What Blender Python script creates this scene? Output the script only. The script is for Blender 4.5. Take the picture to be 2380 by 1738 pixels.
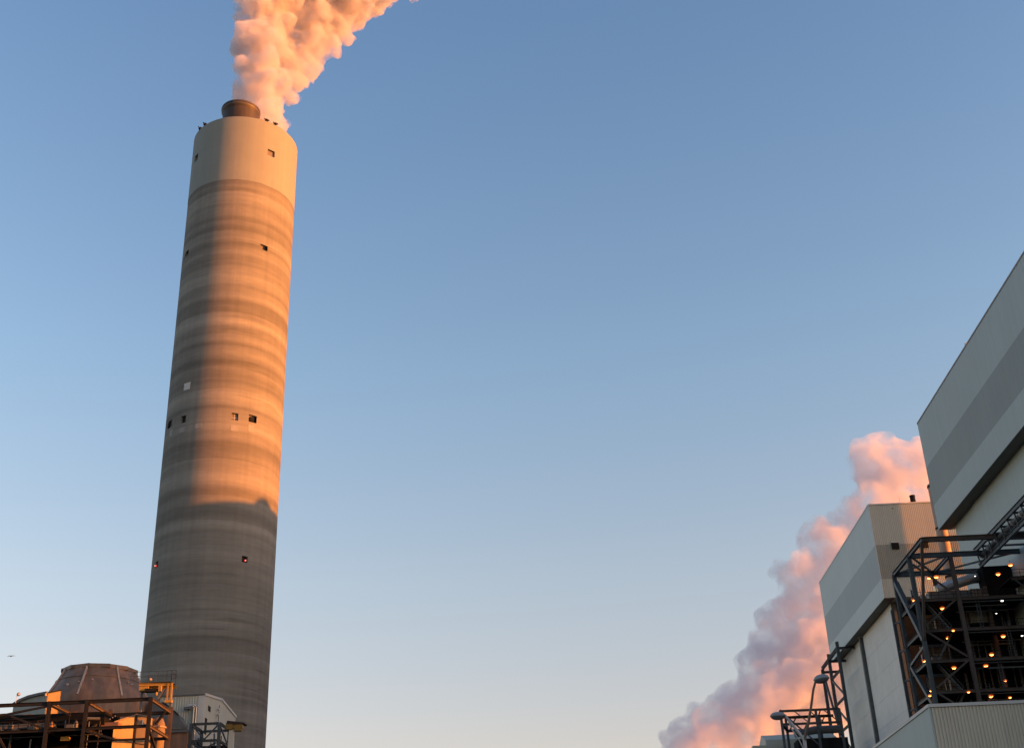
import bpy, math, random
from mathutils import Vector, Matrix, noise

for o in list(bpy.data.objects):
    bpy.data.objects.remove(o)
scene = bpy.context.scene
col = scene.collection
R = math.radians

# ------------------------------------------------------------------ camera
PITCH, ROLL, YAW = 0.4626, -0.0389, 0.0245
fw0 = Vector((0, math.cos(PITCH), math.sin(PITCH)))
up0 = Vector((0, -math.sin(PITCH), math.cos(PITCH)))
ri0 = Vector((1, 0, 0))
ri = math.cos(ROLL) * ri0 + math.sin(ROLL) * up0
up = -math.sin(ROLL) * ri0 + math.cos(ROLL) * up0
M3 = Matrix.Rotation(YAW, 3, 'Z') @ Matrix((ri, up, -fw0)).transposed()
cam_data = bpy.data.cameras.new('camera')
cam_data.sensor_width = 36.0
cam_data.lens = 2842.0 / 2380.0 * 36.0
cam_data.clip_start = 0.1
cam_data.clip_end = 9000
cam = bpy.data.objects.new('camera', cam_data)
cam.matrix_world = Matrix.Translation((0, 0, 1.7)) @ M3.to_4x4()
col.objects.link(cam)
scene.camera = cam

# ------------------------------------------------------------------ light
SUN_EL = R(7.0)
SUN_AZ = R(-13.0)          # measured from +X towards +Y; negative = camera side
sdir = Vector((math.cos(SUN_EL) * math.cos(SUN_AZ), math.cos(SUN_EL) * math.sin(SUN_AZ), math.sin(SUN_EL)))

world = bpy.data.worlds.new('World')
scene.world = world
world.use_nodes = True
wn, wl = world.node_tree.nodes, world.node_tree.links
wn.clear()
sky = wn.new('ShaderNodeTexSky')
sky.sky_type = 'NISHITA'
sky.sun_disc = False
sky.sun_elevation = SUN_EL
sky.sun_rotation = math.atan2(sdir.x, sdir.y)
sky.air_density = 1.0
sky.dust_density = 1.0
sky.ozone_density = 1.5
bg = wn.new('ShaderNodeBackground')
bg.inputs['Strength'].default_value = 0.134
wo = wn.new('ShaderNodeOutputWorld')
# evening haze: the sky warms and pales evenly toward the horizon all the way round
geo = wn.new('ShaderNodeTexCoord')
sep = wn.new('ShaderNodeSeparateXYZ')
wl.new(geo.outputs['Generated'], sep.inputs['Vector'])
ramp = wn.new('ShaderNodeValToRGB')
er = ramp.color_ramp
er.elements[0].position = 0.0
er.elements[0].color = (1.12, 0.86, 0.74, 1)
er.elements[1].position = 1.0
er.elements[1].color = (0.92, 0.97, 1.10, 1)
for ps, c in ((0.17, (1.29, 0.865, 0.77, 1)), (0.29, (1.33, 1.01, 0.91, 1)), (0.45, (1.15, 1.07, 1.06, 1)), (0.68, (0.93, 0.98, 1.10, 1))):
    e = er.elements.new(ps); e.color = c
wl.new(sep.outputs['Z'], ramp.inputs['Fac'])
mixs = wn.new('ShaderNodeMix'); mixs.data_type = 'RGBA'; mixs.blend_type = 'MULTIPLY'
mixs.inputs['Factor'].default_value = 1.0
wl.new(sky.outputs['Color'], mixs.inputs['A']); wl.new(ramp.outputs['Color'], mixs.inputs['B'])
wl.new(mixs.outputs['Result'], bg.inputs['Color'])
wl.new(bg.outputs['Background'], wo.inputs['Surface'])

sun_data = bpy.data.lights.new('sun', 'SUN')
sun_data.energy = 5.0
sun_data.angle = R(0.5)
sun_data.color = (1.0, 0.262, 0.018)
sun = bpy.data.objects.new('sun', sun_data)
sun.location = sdir * 400
sun.rotation_euler = sdir.to_track_quat('Z', 'Y').to_euler()
col.objects.link(sun)

scene.view_settings.view_transform = 'Standard'
scene.view_settings.look = 'None'
scene.view_settings.gamma = 1.0
scene.view_settings.exposure = 1.3
scene.view_settings.use_curve_mapping = False
scene.render.engine = 'CYCLES'
cy = scene.cycles
cy.use_denoising = True
cy.max_bounces = 9
cy.diffuse_bounces = 4
cy.volume_bounces = 7
cy.volume_step_rate = 0.12
cy.volume_max_steps = 256
cy.transparent_max_bounces = 48
cy.sample_clamp_indirect = 6.0

# ------------------------------------------------------------------ materials
MATS = {}
def mat(name, base, rough=0.7, var=0.12, scale=0.6, metal=0.0, stretch=(1, 1, 1), bump=0.0, streak=0.0, spec=0.3, tone2=None, tscale=0.3):
    m = bpy.data.materials.new(name)
    m.use_nodes = True
    n, l = m.node_tree.nodes, m.node_tree.links
    b = n['Principled BSDF']
    b.inputs['Roughness'].default_value = rough
    b.inputs['Metallic'].default_value = metal
    b.inputs['Specular IOR Level'].default_value = spec
    tc = n.new('ShaderNodeTexCoord')
    mp = n.new('ShaderNodeMapping')
    mp.inputs['Scale'].default_value = stretch
    l.new(tc.outputs['Object'], mp.inputs['Vector'])
    nz = n.new('ShaderNodeTexNoise')
    nz.inputs['Scale'].default_value = scale
    nz.inputs['Detail'].default_value = 7
    nz.inputs['Roughness'].default_value = 0.62
    l.new(mp.outputs['Vector'], nz.inputs['Vector'])
    rp = n.new('ShaderNodeMapRange')
    rp.inputs['From Min'].default_value = 0.28
    rp.inputs['From Max'].default_value = 0.72
    rp.inputs['To Min'].default_value = 1.0 - var
    rp.inputs['To Max'].default_value = 1.0 + var
    l.new(nz.outputs['Fac'], rp.inputs['Value'])
    val = rp.outputs['Result']
    if streak:
        m2 = n.new('ShaderNodeMapping')
        m2.inputs['Scale'].default_value = (1.3, 1.3, 0.05)
        l.new(tc.outputs['Object'], m2.inputs['Vector'])
        n2 = n.new('ShaderNodeTexNoise')
        n2.inputs['Scale'].default_value = 1.0
        n2.inputs['Detail'].default_value = 5
        l.new(m2.outputs['Vector'], n2.inputs['Vector'])
        r2 = n.new('ShaderNodeMapRange')
        r2.inputs['From Min'].default_value = 0.3
        r2.inputs['From Max'].default_value = 0.7
        r2.inputs['To Min'].default_value = 1.0 - streak
        r2.inputs['To Max'].default_value = 1.0 + streak * 0.5
        l.new(n2.outputs['Fac'], r2.inputs['Value'])
        mu = n.new('ShaderNodeMath'); mu.operation = 'MULTIPLY'
        l.new(val, mu.inputs[0]); l.new(r2.outputs['Result'], mu.inputs[1])
        val = mu.outputs[0]
    mx = n.new('ShaderNodeVectorMath'); mx.operation = 'SCALE'
    mx.inputs[0].default_value = base
    if tone2:
        nt = n.new('ShaderNodeTexNoise')
        nt.inputs['Scale'].default_value = tscale
        nt.inputs['Detail'].default_value = 6
        l.new(mp.outputs['Vector'], nt.inputs['Vector'])
        rt = n.new('ShaderNodeMapRange')
        rt.inputs['From Min'].default_value = 0.40; rt.inputs['From Max'].default_value = 0.60
        l.new(nt.outputs['Fac'], rt.inputs['Value'])
        mt = n.new('ShaderNodeMix'); mt.data_type = 'RGBA'
        mt.inputs['A'].default_value = (*base, 1); mt.inputs['B'].default_value = (*tone2, 1)
        l.new(rt.outputs['Result'], mt.inputs['Factor'])
        l.new(mt.outputs['Result'], mx.inputs[0])
    l.new(val, mx.inputs['Scale'])
    l.new(mx.outputs['Vector'], b.inputs['Base Color'])
    if bump:
        bp = n.new('ShaderNodeBump')
        bp.inputs['Strength'].default_value = bump
        bp.inputs['Distance'].default_value = 0.05
        l.new(nz.outputs['Fac'], bp.inputs['Height'])
        l.new(bp.outputs['Normal'], b.inputs['Normal'])
    MATS[name] = m
    return m

def emit(name, color, strength):
    m = bpy.data.materials.new(name)
    m.use_nodes = True
    b = m.node_tree.nodes['Principled BSDF']
    b.inputs['Base Color'].default_value = (*color, 1)
    b.inputs['Emission Color'].default_value = (*color, 1)
    b.inputs['Emission Strength'].default_value = strength
    MATS[name] = m
    return m

def concrete_rings(name):
    """slip-formed concrete: lifts of uneven tone, dark day joints, drips"""
    m = bpy.data.materials.new(name)
    m.use_nodes = True
    n, l = m.node_tree.nodes, m.node_tree.links
    b = n['Principled BSDF']
    b.inputs['Roughness'].default_value = 0.9
    b.inputs['Specular IOR Level'].default_value = 0.15
    tc = n.new('ShaderNodeTexCoord')
    def nz(sc, detail, rough, lo, hi, f0=0.3, f1=0.7):
        mp = n.new('ShaderNodeMapping'); mp.inputs['Scale'].default_value = sc
        l.new(tc.outputs['Object'], mp.inputs['Vector'])
        t = n.new('ShaderNodeTexNoise')
        t.inputs['Scale'].default_value = 1.0
        t.inputs['Detail'].default_value = detail
        t.inputs['Roughness'].default_value = rough
        l.new(mp.outputs['Vector'], t.inputs['Vector'])
        r = n.new('ShaderNodeMapRange')
        r.inputs['From Min'].default_value = f0; r.inputs['From Max'].default_value = f1
        r.inputs['To Min'].default_value = lo; r.inputs['To Max'].default_value = hi
        l.new(t.outputs['Fac'], r.inputs['Value'])
        return r.outputs['Result']
    def mul(a, c):
        k = n.new('ShaderNodeMath'); k.operation = 'MULTIPLY'
        l.new(a, k.inputs[0]); l.new(c, k.inputs[1]); return k.outputs[0]
    v = nz((0.008, 0.008, 0.30), 2, 0.45, 0.62, 1.28)           # lifts of uneven tone
    v = mul(v, nz((0.03, 0.03, 0.12), 2, 0.5, 0.86, 1.10))      # slow drift up the shaft
    v = mul(v, nz((0.05, 0.05, 1.5), 4, 0.55, 0.94, 1.05))      # thin pours
    v = mul(v, nz((0.35, 0.35, 1.2), 6, 0.65, 0.92, 1.08))      # blotches
    v = mul(v, nz((0.04, 0.04, 0.7), 3, 0.6, 0.80, 1.0, 0.28, 0.36))  # occasional dark seam
    v = mul(v, nz((1.1, 1.1, 0.035), 4, 0.6, 0.90, 1.05))       # run stains
    # regular lifts of the slip form: every 2.42 m a slightly different batch, a fine line at each joint
    sp = n.new('ShaderNodeSeparateXYZ'); l.new(tc.outputs['Object'], sp.inputs['Vector'])
    dv = n.new('ShaderNodeMath'); dv.operation = 'DIVIDE'; l.new(sp.outputs['Z'], dv.inputs[0]); dv.inputs[1].default_value = 2.42
    wob = nz((0.12, 0.12, 0.4), 3, 0.6, -0.10, 0.10)
    ad = n.new('ShaderNodeMath'); ad.operation = 'ADD'; l.new(dv.outputs[0], ad.inputs[0]); l.new(wob, ad.inputs[1])
    fl_ = n.new('ShaderNodeMath'); fl_.operation = 'FLOOR'; l.new(ad.outputs[0], fl_.inputs[0])
    wn_ = n.new('ShaderNodeTexWhiteNoise'); wn_.noise_dimensions = '1D'; l.new(fl_.outputs[0], wn_.inputs['W'])
    rw = n.new('ShaderNodeMapRange'); rw.inputs['To Min'].default_value = 0.91; rw.inputs['To Max'].default_value = 1.08
    l.new(wn_.outputs['Value'], rw.inputs['Value'])
    v = mul(v, rw.outputs['Result'])
    fr_ = n.new('ShaderNodeMath'); fr_.operation = 'FRACT'; l.new(dv.outputs[0], fr_.inputs[0])
    rj = n.new('ShaderNodeMapRange'); rj.inputs['From Min'].default_value = 0.0; rj.inputs['From Max'].default_value = 0.06
    rj.inputs['To Min'].default_value = 0.90; rj.inputs['To Max'].default_value = 1.0
    l.new(fr_.outputs[0], rj.inputs['Value'])
    v = mul(v, rj.outputs['Result'])
    mx = n.new('ShaderNodeVectorMath'); mx.operation = 'SCALE'
    mx.inputs[0].default_value = (0.220, 0.212, 0.186)
    l.new(v, mx.inputs['Scale'])
    l.new(mx.outputs['Vector'], b.inputs['Base Color'])
    MATS[name] = m
    return m

concrete_rings('chimney_concrete')
mat('cap_paint', (0.232, 0.248, 0.222), 0.75, 0.05, 0.3, streak=0.05)
mat('dark_void', (0.018, 0.017, 0.016), 0.9, 0.2, 1.0)
mat('hatch_grey', (0.16, 0.14, 0.13), 0.7, 0.2, 2.0)
mat('patch_concrete', (0.275, 0.27, 0.25), 0.85, 0.08, 2.0)
mat('pale_patch', (0.50, 0.50, 0.47), 0.7, 0.08, 2.0)
mat('flue_steel', (0.060, 0.050, 0.042), 0.6, 0.3, 0.5, metal=0.2, stretch=(1, 1, 0.25), streak=0.15)
mat('flue_lip', (0.10, 0.09, 0.08), 0.5, 0.3, 1.0, metal=0.3)
mat('clad_pale', (0.455, 0.535, 0.52), 0.55, 0.04, 0.08, streak=0.05)
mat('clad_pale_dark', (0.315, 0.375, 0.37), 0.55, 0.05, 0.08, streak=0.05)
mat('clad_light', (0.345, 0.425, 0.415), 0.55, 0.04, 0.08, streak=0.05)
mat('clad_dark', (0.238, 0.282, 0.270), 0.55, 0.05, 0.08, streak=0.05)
mat('clad_warm', (0.42, 0.435, 0.375), 0.6, 0.05, 0.15, streak=0.06)
mat('clad_beige', (0.56, 0.53, 0.44), 0.6, 0.06, 0.2, streak=0.08)
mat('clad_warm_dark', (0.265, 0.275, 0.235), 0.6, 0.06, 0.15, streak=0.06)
mat('white_panel', (0.64, 0.64, 0.59), 0.65, 0.06, 0.25, streak=0.05, bump=0.05)
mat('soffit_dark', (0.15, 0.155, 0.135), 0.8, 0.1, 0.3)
mat('trim_grey', (0.48, 0.49, 0.47), 0.5, 0.06, 0.4)
mat('roof_grey', (0.25, 0.25, 0.25), 0.9, 0.2, 0.3)
mat('steel_blue', (0.040, 0.055, 0.065), 0.5, 0.25, 0.7, spec=0.4)
mat('steel_brown', (0.036, 0.031, 0.029), 0.85, 0.3, 0.6, spec=0.08)
mat('steel_brown_light', (0.085, 0.068, 0.060), 0.8, 0.3, 0.6, spec=0.12)  # tower brown; on the plant frame's back and sides, the sunlit copy
mat('steel_shadow', (0.021, 0.022, 0.024), 0.85, 0.3, 0.6, spec=0.08)  # darker copy for the plant frame: unlit faces put into the colour
mat('steel_black', (0.016, 0.018, 0.020), 0.85, 0.3, 0.6, spec=0.08)
mat('grating', (0.014, 0.015, 0.016), 0.85, 0.3, 1.5, spec=0.08)
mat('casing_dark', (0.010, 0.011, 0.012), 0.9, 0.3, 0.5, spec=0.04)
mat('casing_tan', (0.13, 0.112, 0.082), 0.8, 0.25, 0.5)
mat('pipe_silver', (0.52, 0.52, 0.52), 0.32, 0.15, 0.8, metal=0.7)
mat('pipe_grey', (0.10, 0.11, 0.115), 0.5, 0.2, 0.8)
mat('tank_rust', (0.250, 0.128, 0.070), 0.5, 0.22, 0.8, stretch=(1, 1, 0.5), streak=0.25, spec=0.4, tone2=(0.150, 0.098, 0.066), tscale=0.28)
mat('rust_rib', (0.40, 0.29, 0.23), 0.6, 0.2, 1.0)
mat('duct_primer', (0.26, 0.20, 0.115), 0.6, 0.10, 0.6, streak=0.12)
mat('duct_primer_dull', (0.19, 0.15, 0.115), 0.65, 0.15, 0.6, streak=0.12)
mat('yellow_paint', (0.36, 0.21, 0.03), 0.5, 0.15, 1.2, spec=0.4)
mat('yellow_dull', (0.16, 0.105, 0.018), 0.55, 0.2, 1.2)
mat('lamp_housing', (0.20, 0.22, 0.24), 0.45, 0.12, 2.0)
mat('lamp_lens', (0.10, 0.11, 0.12), 0.25, 0.08, 2.0, spec=0.5)
mat('galvanised', (0.36, 0.36, 0.36), 0.5, 0.15, 1.2, metal=0.3)
mat('galvanised_brown', (0.16, 0.13, 0.11), 0.55, 0.2, 1.2, metal=0.2)
mat('ground_concrete', (0.050, 0.056, 0.052), 0.9, 0.25, 0.05, bump=0.2)
mat('bird_plumage', (0.05, 0.05, 0.05), 0.8, 0.2, 10)
emit('lamp_amber', (1.0, 0.30, 0.065), 3.2)
emit('lamp_amber_halo', (1.0, 0.17, 0.02), 0.22)  # dim glow of a lens halo, put on the lamp's outer piece
emit('lamp_white', (1.0, 0.93, 0.80), 1.6)
emit('lamp_red', (1.0, 0.05, 0.04), 0.35)
emit('lamp_red_core', (1.0, 0.5, 0.45), 1.6)

# ------------------------------------------------------------------ mesh helpers
class MB:
    def __init__(s):
        s.v, s.f = [], []
    def quadmesh(s, vs, fs):
        k = len(s.v)
        s.v += [tuple(v) for v in vs]
        s.f += [tuple(i + k for i in f) for f in fs]
        return s
    def box(s, x0, x1, y0, y1, z0, z1):
        vs = [(x0, y0, z0), (x1, y0, z0), (x1, y1, z0), (x0, y1, z0), (x0, y0, z1), (x1, y0, z1), (x1, y1, z1), (x0, y1, z1)]
        return s.quadmesh(vs, [(3, 2, 1, 0), (4, 5, 6, 7), (0, 1, 5, 4), (1, 2, 6, 5), (2, 3, 7, 6), (3, 0, 4, 7)])
    def prism(s, pts, axis, a, b):
        """extrude a closed polygon; axis x: pts=(y,z), y: pts=(x,z), z: pts=(x,y)"""
        def P(p, t):
            return {'x': (t, p[0], p[1]), 'y': (p[0], t, p[1]), 'z': (p[0], p[1], t)}[axis]
        n = len(pts)
        vs = [P(p, a) for p in pts] + [P(p, b) for p in pts]
        fs = [tuple(range(n))[::-1], tuple(range(n, 2 * n))] + [(i, (i + 1) % n, n + (i + 1) % n, n + i) for i in range(n)]
        return s.quadmesh(vs, fs)
    def _frame(s, p, q):
        p, q = Vector(p), Vector(q)
        d = (q - p).normalized()
        ref = Vector((0, 0, 1)) if abs(d.z) < 0.95 else Vector((0, 1, 0))
        u = d.cross(ref).normalized()
        w = u.cross(d).normalized()
        return p, q, u, w
    def bar(s, p, q, wu, wv=None):
        wv = wv or wu
        p, q, u, w = s._frame(p, q)
        vs = []
        for c in (p, q):
            for a, b in ((-1, -1), (1, -1), (1, 1), (-1, 1)):
                vs.append(c + u * a * wu / 2 + w * b * wv / 2)
        return s.quadmesh(vs, [(0, 1, 2, 3), (7, 6, 5, 4), (0, 4, 5, 1), (1, 5, 6, 2), (2, 6, 7, 3), (3, 7, 4, 0)])
    def ibeam(s, p, q, b, h, t=None):
        t = t or min(b, h) * 0.16
        p, q, u, w = s._frame(p, q)
        pr = [(-b/2, -h/2), (b/2, -h/2), (b/2, -h/2+t), (t/2, -h/2+t), (t/2, h/2-t), (b/2, h/2-t), (b/2, h/2), (-b/2, h/2), (-b/2, h/2-t), (-t/2, h/2-t), (-t/2, -h/2+t), (-b/2, -h/2+t)]
        vs = [c + u * x + w * y for c in (p, q) for x, y in pr]
        n = 12
        fs = [(i, (i + 1) % n, n + (i + 1) % n, n + i) for i in range(n)]
        for k in (0, n):
            for f in ((0, 1, 2, 3, 10, 11), (3, 4, 9, 10), (4, 5, 6, 7, 8, 9)):
                fs.append(tuple(i + k for i in f))
        return s.quadmesh(vs, fs)
    def tube(s, pts, r, n=10):
        pts = [Vector(p) for p in pts]
        rings = []
        for i, p in enumerate(pts):
            d = (pts[min(i + 1, len(pts) - 1)] - pts[max(i - 1, 0)]).normalized()
            ref = Vector((0, 0, 1)) if abs(d.z) < 0.9 else Vector((0, 1, 0))
            u = d.cross(ref).normalized(); w = u.cross(d).normalized()
            rr = r[i] if isinstance(r, (list, tuple)) else r
            rings.append([p + (u * math.cos(a) + w * math.sin(a)) * rr for a in [2 * math.pi * k / n for k in range(n)]])
        vs = [v for ring in rings for v in ring]
        fs = []
        for i in range(len(pts) - 1):
            for k in range(n):
                fs.append((i * n + k, i * n + (k + 1) % n, (i + 1) * n + (k + 1) % n, (i + 1) * n + k))
        fs.append(tuple(range(n))[::-1]); fs.append(tuple(range((len(pts) - 1) * n, len(pts) * n)))
        return s.quadmesh(vs, fs)
    def lathe(s, prof, cx, cy, n=48, caps=True):
        vs = [(cx + r * math.cos(2 * math.pi * k / n), cy + r * math.sin(2 * math.pi * k / n), z) for r, z in prof for k in range(n)]
        fs = [(i * n + k, i * n + (k + 1) % n, (i + 1) * n + (k + 1) % n, (i + 1) * n + k) for i in range(len(prof) - 1) for k in range(n)]
        if caps:
            fs.append(tuple(range(n))[::-1]); fs.append(tuple(range((len(prof) - 1) * n, len(prof) * n)))
        return s.quadmesh(vs, fs)
    def ellipsoid(s, c, rx, ry, rz, n=14, m=8):
        vs = [(c[0], c[1], c[2] - rz)]
        for j in range(1, m):
            a = -math.pi / 2 + math.pi * j / m
            for k in range(n):
                t = 2 * math.pi * k / n
                vs.append((c[0] + rx * math.cos(a) * math.cos(t), c[1] + ry * math.cos(a) * math.sin(t), c[2] + rz * math.sin(a)))
        vs.append((c[0], c[1], c[2] + rz))
        fs = [(0, 1 + (k + 1) % n, 1 + k) for k in range(n)]
        for j in range(m - 2):
            for k in range(n):
                a, b = 1 + j * n + k, 1 + j * n + (k + 1) % n
                fs.append((a, b, b + n, a + n))
        L = len(vs) - 1
        fs += [(L, L - n + k, L - n + (k + 1) % n) for k in range(n)]
        return s.quadmesh(vs, fs)
    def corr_x(s, x0, x1, y, z0, z1, pitch, depth):
        """corrugated sheet facing -Y: trapezoid ribs running up"""
        n = max(1, round((x1 - x0) / pitch)); p = (x1 - x0) / n
        pl = []
        for i in range(n):
            a = x0 + i * p
            pl += [(a, y), (a + p * 0.38, y), (a + p * 0.5, y - depth), (a + p * 0.88, y - depth)]
        pl.append((x1, y))
        k = len(pl)
        vs = [(a, b, z0) for a, b in pl] + [(a, b, z1) for a, b in pl]
        return s.quadmesh(vs, [(i, i + 1, k + i + 1, k + i) for i in range(k - 1)])
    def build(s, name, m, parent=None, smooth=False):
        off = Vector(parent['_o']) if parent is not None and '_o' in parent.keys() else Vector((0, 0, 0))
        me = bpy.data.meshes.new(name)
        me.from_pydata([tuple(Vector(v) - off) for v in s.v], [], s.f)
        me.update()
        o = bpy.data.objects.new(name, me)
        me.materials.append(MATS[m] if isinstance(m, str) else m)
        if smooth:
            for p in me.polygons: p.use_smooth = True
        col.objects.link(o)
        o['_o'] = tuple(off)
        if parent is not None: o.parent = parent
        return o

def thing(name, label, cat, loc, group=None):
    o = bpy.data.objects.new(name, None)
    o.empty_display_size = 0.3
    o.location = loc
    col.objects.link(o)
    o['label'] = label; o['category'] = cat; o['_o'] = tuple(loc)
    if group: o['group'] = group
    return o
def tag(o, label, cat, group=None, kind=None):
    o['label'] = label; o['category'] = cat
    if group: o['group'] = group
    if kind: o['kind'] = kind
    return o
def smooth_angle(o, deg=35):
    me = o.data
    for p in me.polygons: p.use_smooth = True
    try:
        me.set_sharp_from_angle(angle=R(deg))
    except Exception:
        pass

# ------------------------------------------------------------------ ground
g = MB().quadmesh([(-3500, -3500, 0), (3500, -3500, 0), (3500, 3500, 0), (-3500, 3500, 0)], [(0, 1, 2, 3)]).build('ground', 'ground_concrete')
g['kind'] = 'structure'

# ------------------------------------------------------------------ chimney
CX, CY, CR = -63.27, 221.13, 11.36
TH0 = math.degrees(math.atan2(-CY, -CX))        # bearing from the shaft to the yard entrance
chim = thing('chimney', 'tall round concrete power station chimney with white painted cap', 'chimney', (CX, CY, 0))

def cyl_shell(r, z0, z1, wins, seg=144, joint=None, depth=0.5):
    """wall of a cylinder with recessed rectangular openings; wins = (deg, z, w, h)"""
    angs = set(round(360.0 * k / seg, 4) for k in range(seg))
    zs = {z0, z1}
    rects = []
    for a, z, w, h in wins:
        c = (TH0 + a) % 360
        da = math.degrees(w / 2 / r)
        lo, hi = round(c - da, 4), round(c + da, 4)
        angs = {q for q in angs if not (lo - 0.8 < q < hi + 0.8)}
        angs |= {lo, hi}
        rects.append((lo, hi, z - h / 2, z + h / 2))
        zs |= {z - h / 2, z + h / 2}
    rad = {z: r for z in zs}
    if joint:
        z = z0 + joint
        while z < z1 - 1:
            if all(abs(z - q) > 0.3 for q in zs):
                for d, dr in ((-0.09, 0), (0, -0.012), (0.09, 0)):
                    zs.add(z + d); rad[z + d] = r + dr
            z += joint
    A, Zs = sorted(angs), sorted(zs)
    mb = MB()
    vs = [(CX + rad[z] * math.cos(R(a)), CY + rad[z] * math.sin(R(a)), z) for z in Zs for a in A]
    n = len(A); fs = []
    for i in range(len(Zs) - 1):
        zm = (Zs[i] + Zs[i + 1]) / 2
        for k in range(n):
            am = (A[k] + (A[k + 1] if k + 1 < n else A[0] + 360)) / 2
            if any(lo < am < hi and b < zm < t for lo, hi, b, t in rects):
                continue
            fs.append((i * n + k, i * n + (k + 1) % n, (i + 1) * n + (k + 1) % n, (i + 1) * n + k))
    mb.quadmesh(vs, fs)
    for lo, hi, b, t in rects:
        P = lambda a, z, rr: (CX + rr * math.cos(R(a)), CY + rr * math.sin(R(a)), z)
        ri_ = r - depth
        o = [P(lo, b, r), P(hi, b, r), P(hi, t, r), P(lo, t, r)]
        q = [P(lo, b, ri_), P(hi, b, ri_), P(hi, t, ri_), P(lo, t, ri_)]
        mb.quadmesh(o + q, [(0, 1, 5, 4), (1, 2, 6, 5), (2, 3, 7, 6), (3, 0, 4, 7)])
    return mb

def on_cyl(a, z, w, h, r, t=0.06):
    """a slab of thickness t, tangent to radius r"""
    c = R(TH0 + a)
    n = Vector((math.cos(c), math.sin(c), 0)); u = Vector((-math.sin(c), math.cos(c), 0))
    ctr = Vector((CX, CY, z)) + n * r
    vs = []
    for d in (0, t):
        for a_, b_ in ((-1, -1), (1, -1), (1, 1), (-1, 1)):
            vs.append(ctr + n * d + u * a_ * w / 2 + Vector((0, 0, b_ * h / 2)))
    return MB().quadmesh(vs, [(3, 2, 1, 0), (4, 5, 6, 7), (0, 1, 5, 4), (1, 2, 6, 5), (2, 3, 7, 6), (3, 0, 4, 7)])

W_SHAFT = [(-66.0, 140.1, 1.5, 1.3), (25.2, 139.9, 1.2, 1.2), (-67.4, 101.2, 1.3, 1.5), (-43.5, 100.8, 1.25, 1.5), (8.9, 100.7, 1.3, 1.5), (25.7, 101.0, 1.2, 1.5),
           (-64.6, 72.9, 1.2, 1.2), (28.2, 72.9, 1.2, 1.2), (115, 140, 1.3, 1.3), (118, 72.8, 1.2, 1.2), (-155, 72.8, 1.2, 1.2)]
W_CAP = [(-65.4, 164.4, 1.7, 1.7), (28.1, 164.0, 1.75, 1.6), (118, 164.2, 1.7, 1.7), (-155, 164.2, 1.7, 1.7)]
sh = cyl_shell(CR, 0, 155.3, W_SHAFT, joint=2.42).build('shaft', 'chimney_concrete', chim); smooth_angle(sh, 30)
cap = cyl_shell(CR + 0.04, 155.3, 171.8, W_CAP).build('painted_cap', 'cap_paint', chim); smooth_angle(cap, 30)
lipm = MB()
nseg = 144
ringv = []
for r_, z_ in ((CR + 0.04, 171.8), (CR - 0.1, 171.98), (CR - 0.55, 171.98), (CR - 0.6, 170.8), (0.3, 170.9)):
    ringv += [(CX + r_ * math.cos(2 * math.pi * k / nseg), CY + r_ * math.sin(2 * math.pi * k / nseg), z_) for k in range(nseg)]
lipm.quadmesh(ringv, [(i * nseg + k, i * nseg + (k + 1) % nseg, (i + 1) * nseg + (k + 1) % nseg, (i + 1) * nseg + k) for i in range(4) for k in range(nseg)])
lipm.build('roof_slab', 'cap_paint', chim)
for i, (a, z, w, h) in enumerate(W_SHAFT + W_CAP):
    r_ = CR
    dark = i in (0, 1, 2, 3)
    hb = on_cyl(a, z, w + 0.25, h + 0.25, r_ - 0.5, 0.05).build('hatch', 'hatch_grey' if i in (1, 4, 5) or i >= len(W_SHAFT) else 'dark_void', chim)
    if i in (2, 5):      # openings with a fan casing sitting in them
        on_cyl(a, z - 0.2, 0.8, 0.9, r_ - 0.42, 0.6).build('fan_casing', 'steel_black', chim)
    if i == 4:
        on_cyl(a, z, 0.08, h, r_ - 0.42, 0.05).build('mullion', 'trim_grey', chim)
        on_cyl(a, z - 0.1, w, 0.08, r_ - 0.40, 0.05).build('mullion', 'trim_grey', chim)
for a, z, w, h, m_ in [(-42.7, 107.8, 1.55, 1.5, 'pale_patch'), (9.3, 98.3, 1.45, 1.2, 'pale_patch'), (25.8, 98.9, 1.2, 1.5, 'pale_patch'),
                       (-61.4, 99.0, 1.1, 1.3, 'pale_patch'), (-44, 98.6, 1.3, 1.1, 'pale_patch'), (-25.5, 98.8, 1.3, 1.0, 'pale_patch')]:
    on_cyl(a, z, w, h, CR - 0.05, 0.075 if z > 100 else 0.07).build('cover_plate', 'pale_patch' if z > 100 else 'patch_concrete', chim)
for a in (-64.6, 28.2):
    c = R(TH0 + a)
    p = (CX + (CR + 0.15) * math.cos(c), CY + (CR + 0.15) * math.sin(c), 72.62)
    wl_ = MB().ellipsoid(p, 0.19, 0.19, 0.18).build('warning_light', 'lamp_red', chim)
    p2 = (p[0] + 0.15 * math.cos(c), p[1] + 0.15 * math.sin(c), p[2])
    MB().ellipsoid(p2, 0.07, 0.07, 0.07).build('bulb', 'lamp_red_core', wl_)
for a in (-64, -54, 20, 31, 110, 200):
    c = R(TH0 + a)
    fx, fy = CX + (CR - 0.1) * math.cos(c), CY + (CR - 0.1) * math.sin(c)
    m_ = MB().box(fx - 0.3, fx + 0.3, fy - 0.25, fy + 0.25, 171.95, 172.45)
    m_.bar((fx - 0.25, fy, 172.45), (fx - 0.45, fy, 172.8), 0.2)
    m_.bar((fx + 0.2, fy, 172.2), (fx + 0.65, fy, 172.15), 0.22)
    m_.build('rim_fitting', 'steel_black', chim)
FX, FY = -64.95, 220.65
fl = MB().lathe([(3.95, 170.9), (3.95, 176.9), (4.12, 176.95), (4.12, 177.25), (3.95, 177.3), (3.98, 180.6), (4.2, 181.1)], FX, FY, 64, caps=False)
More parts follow.
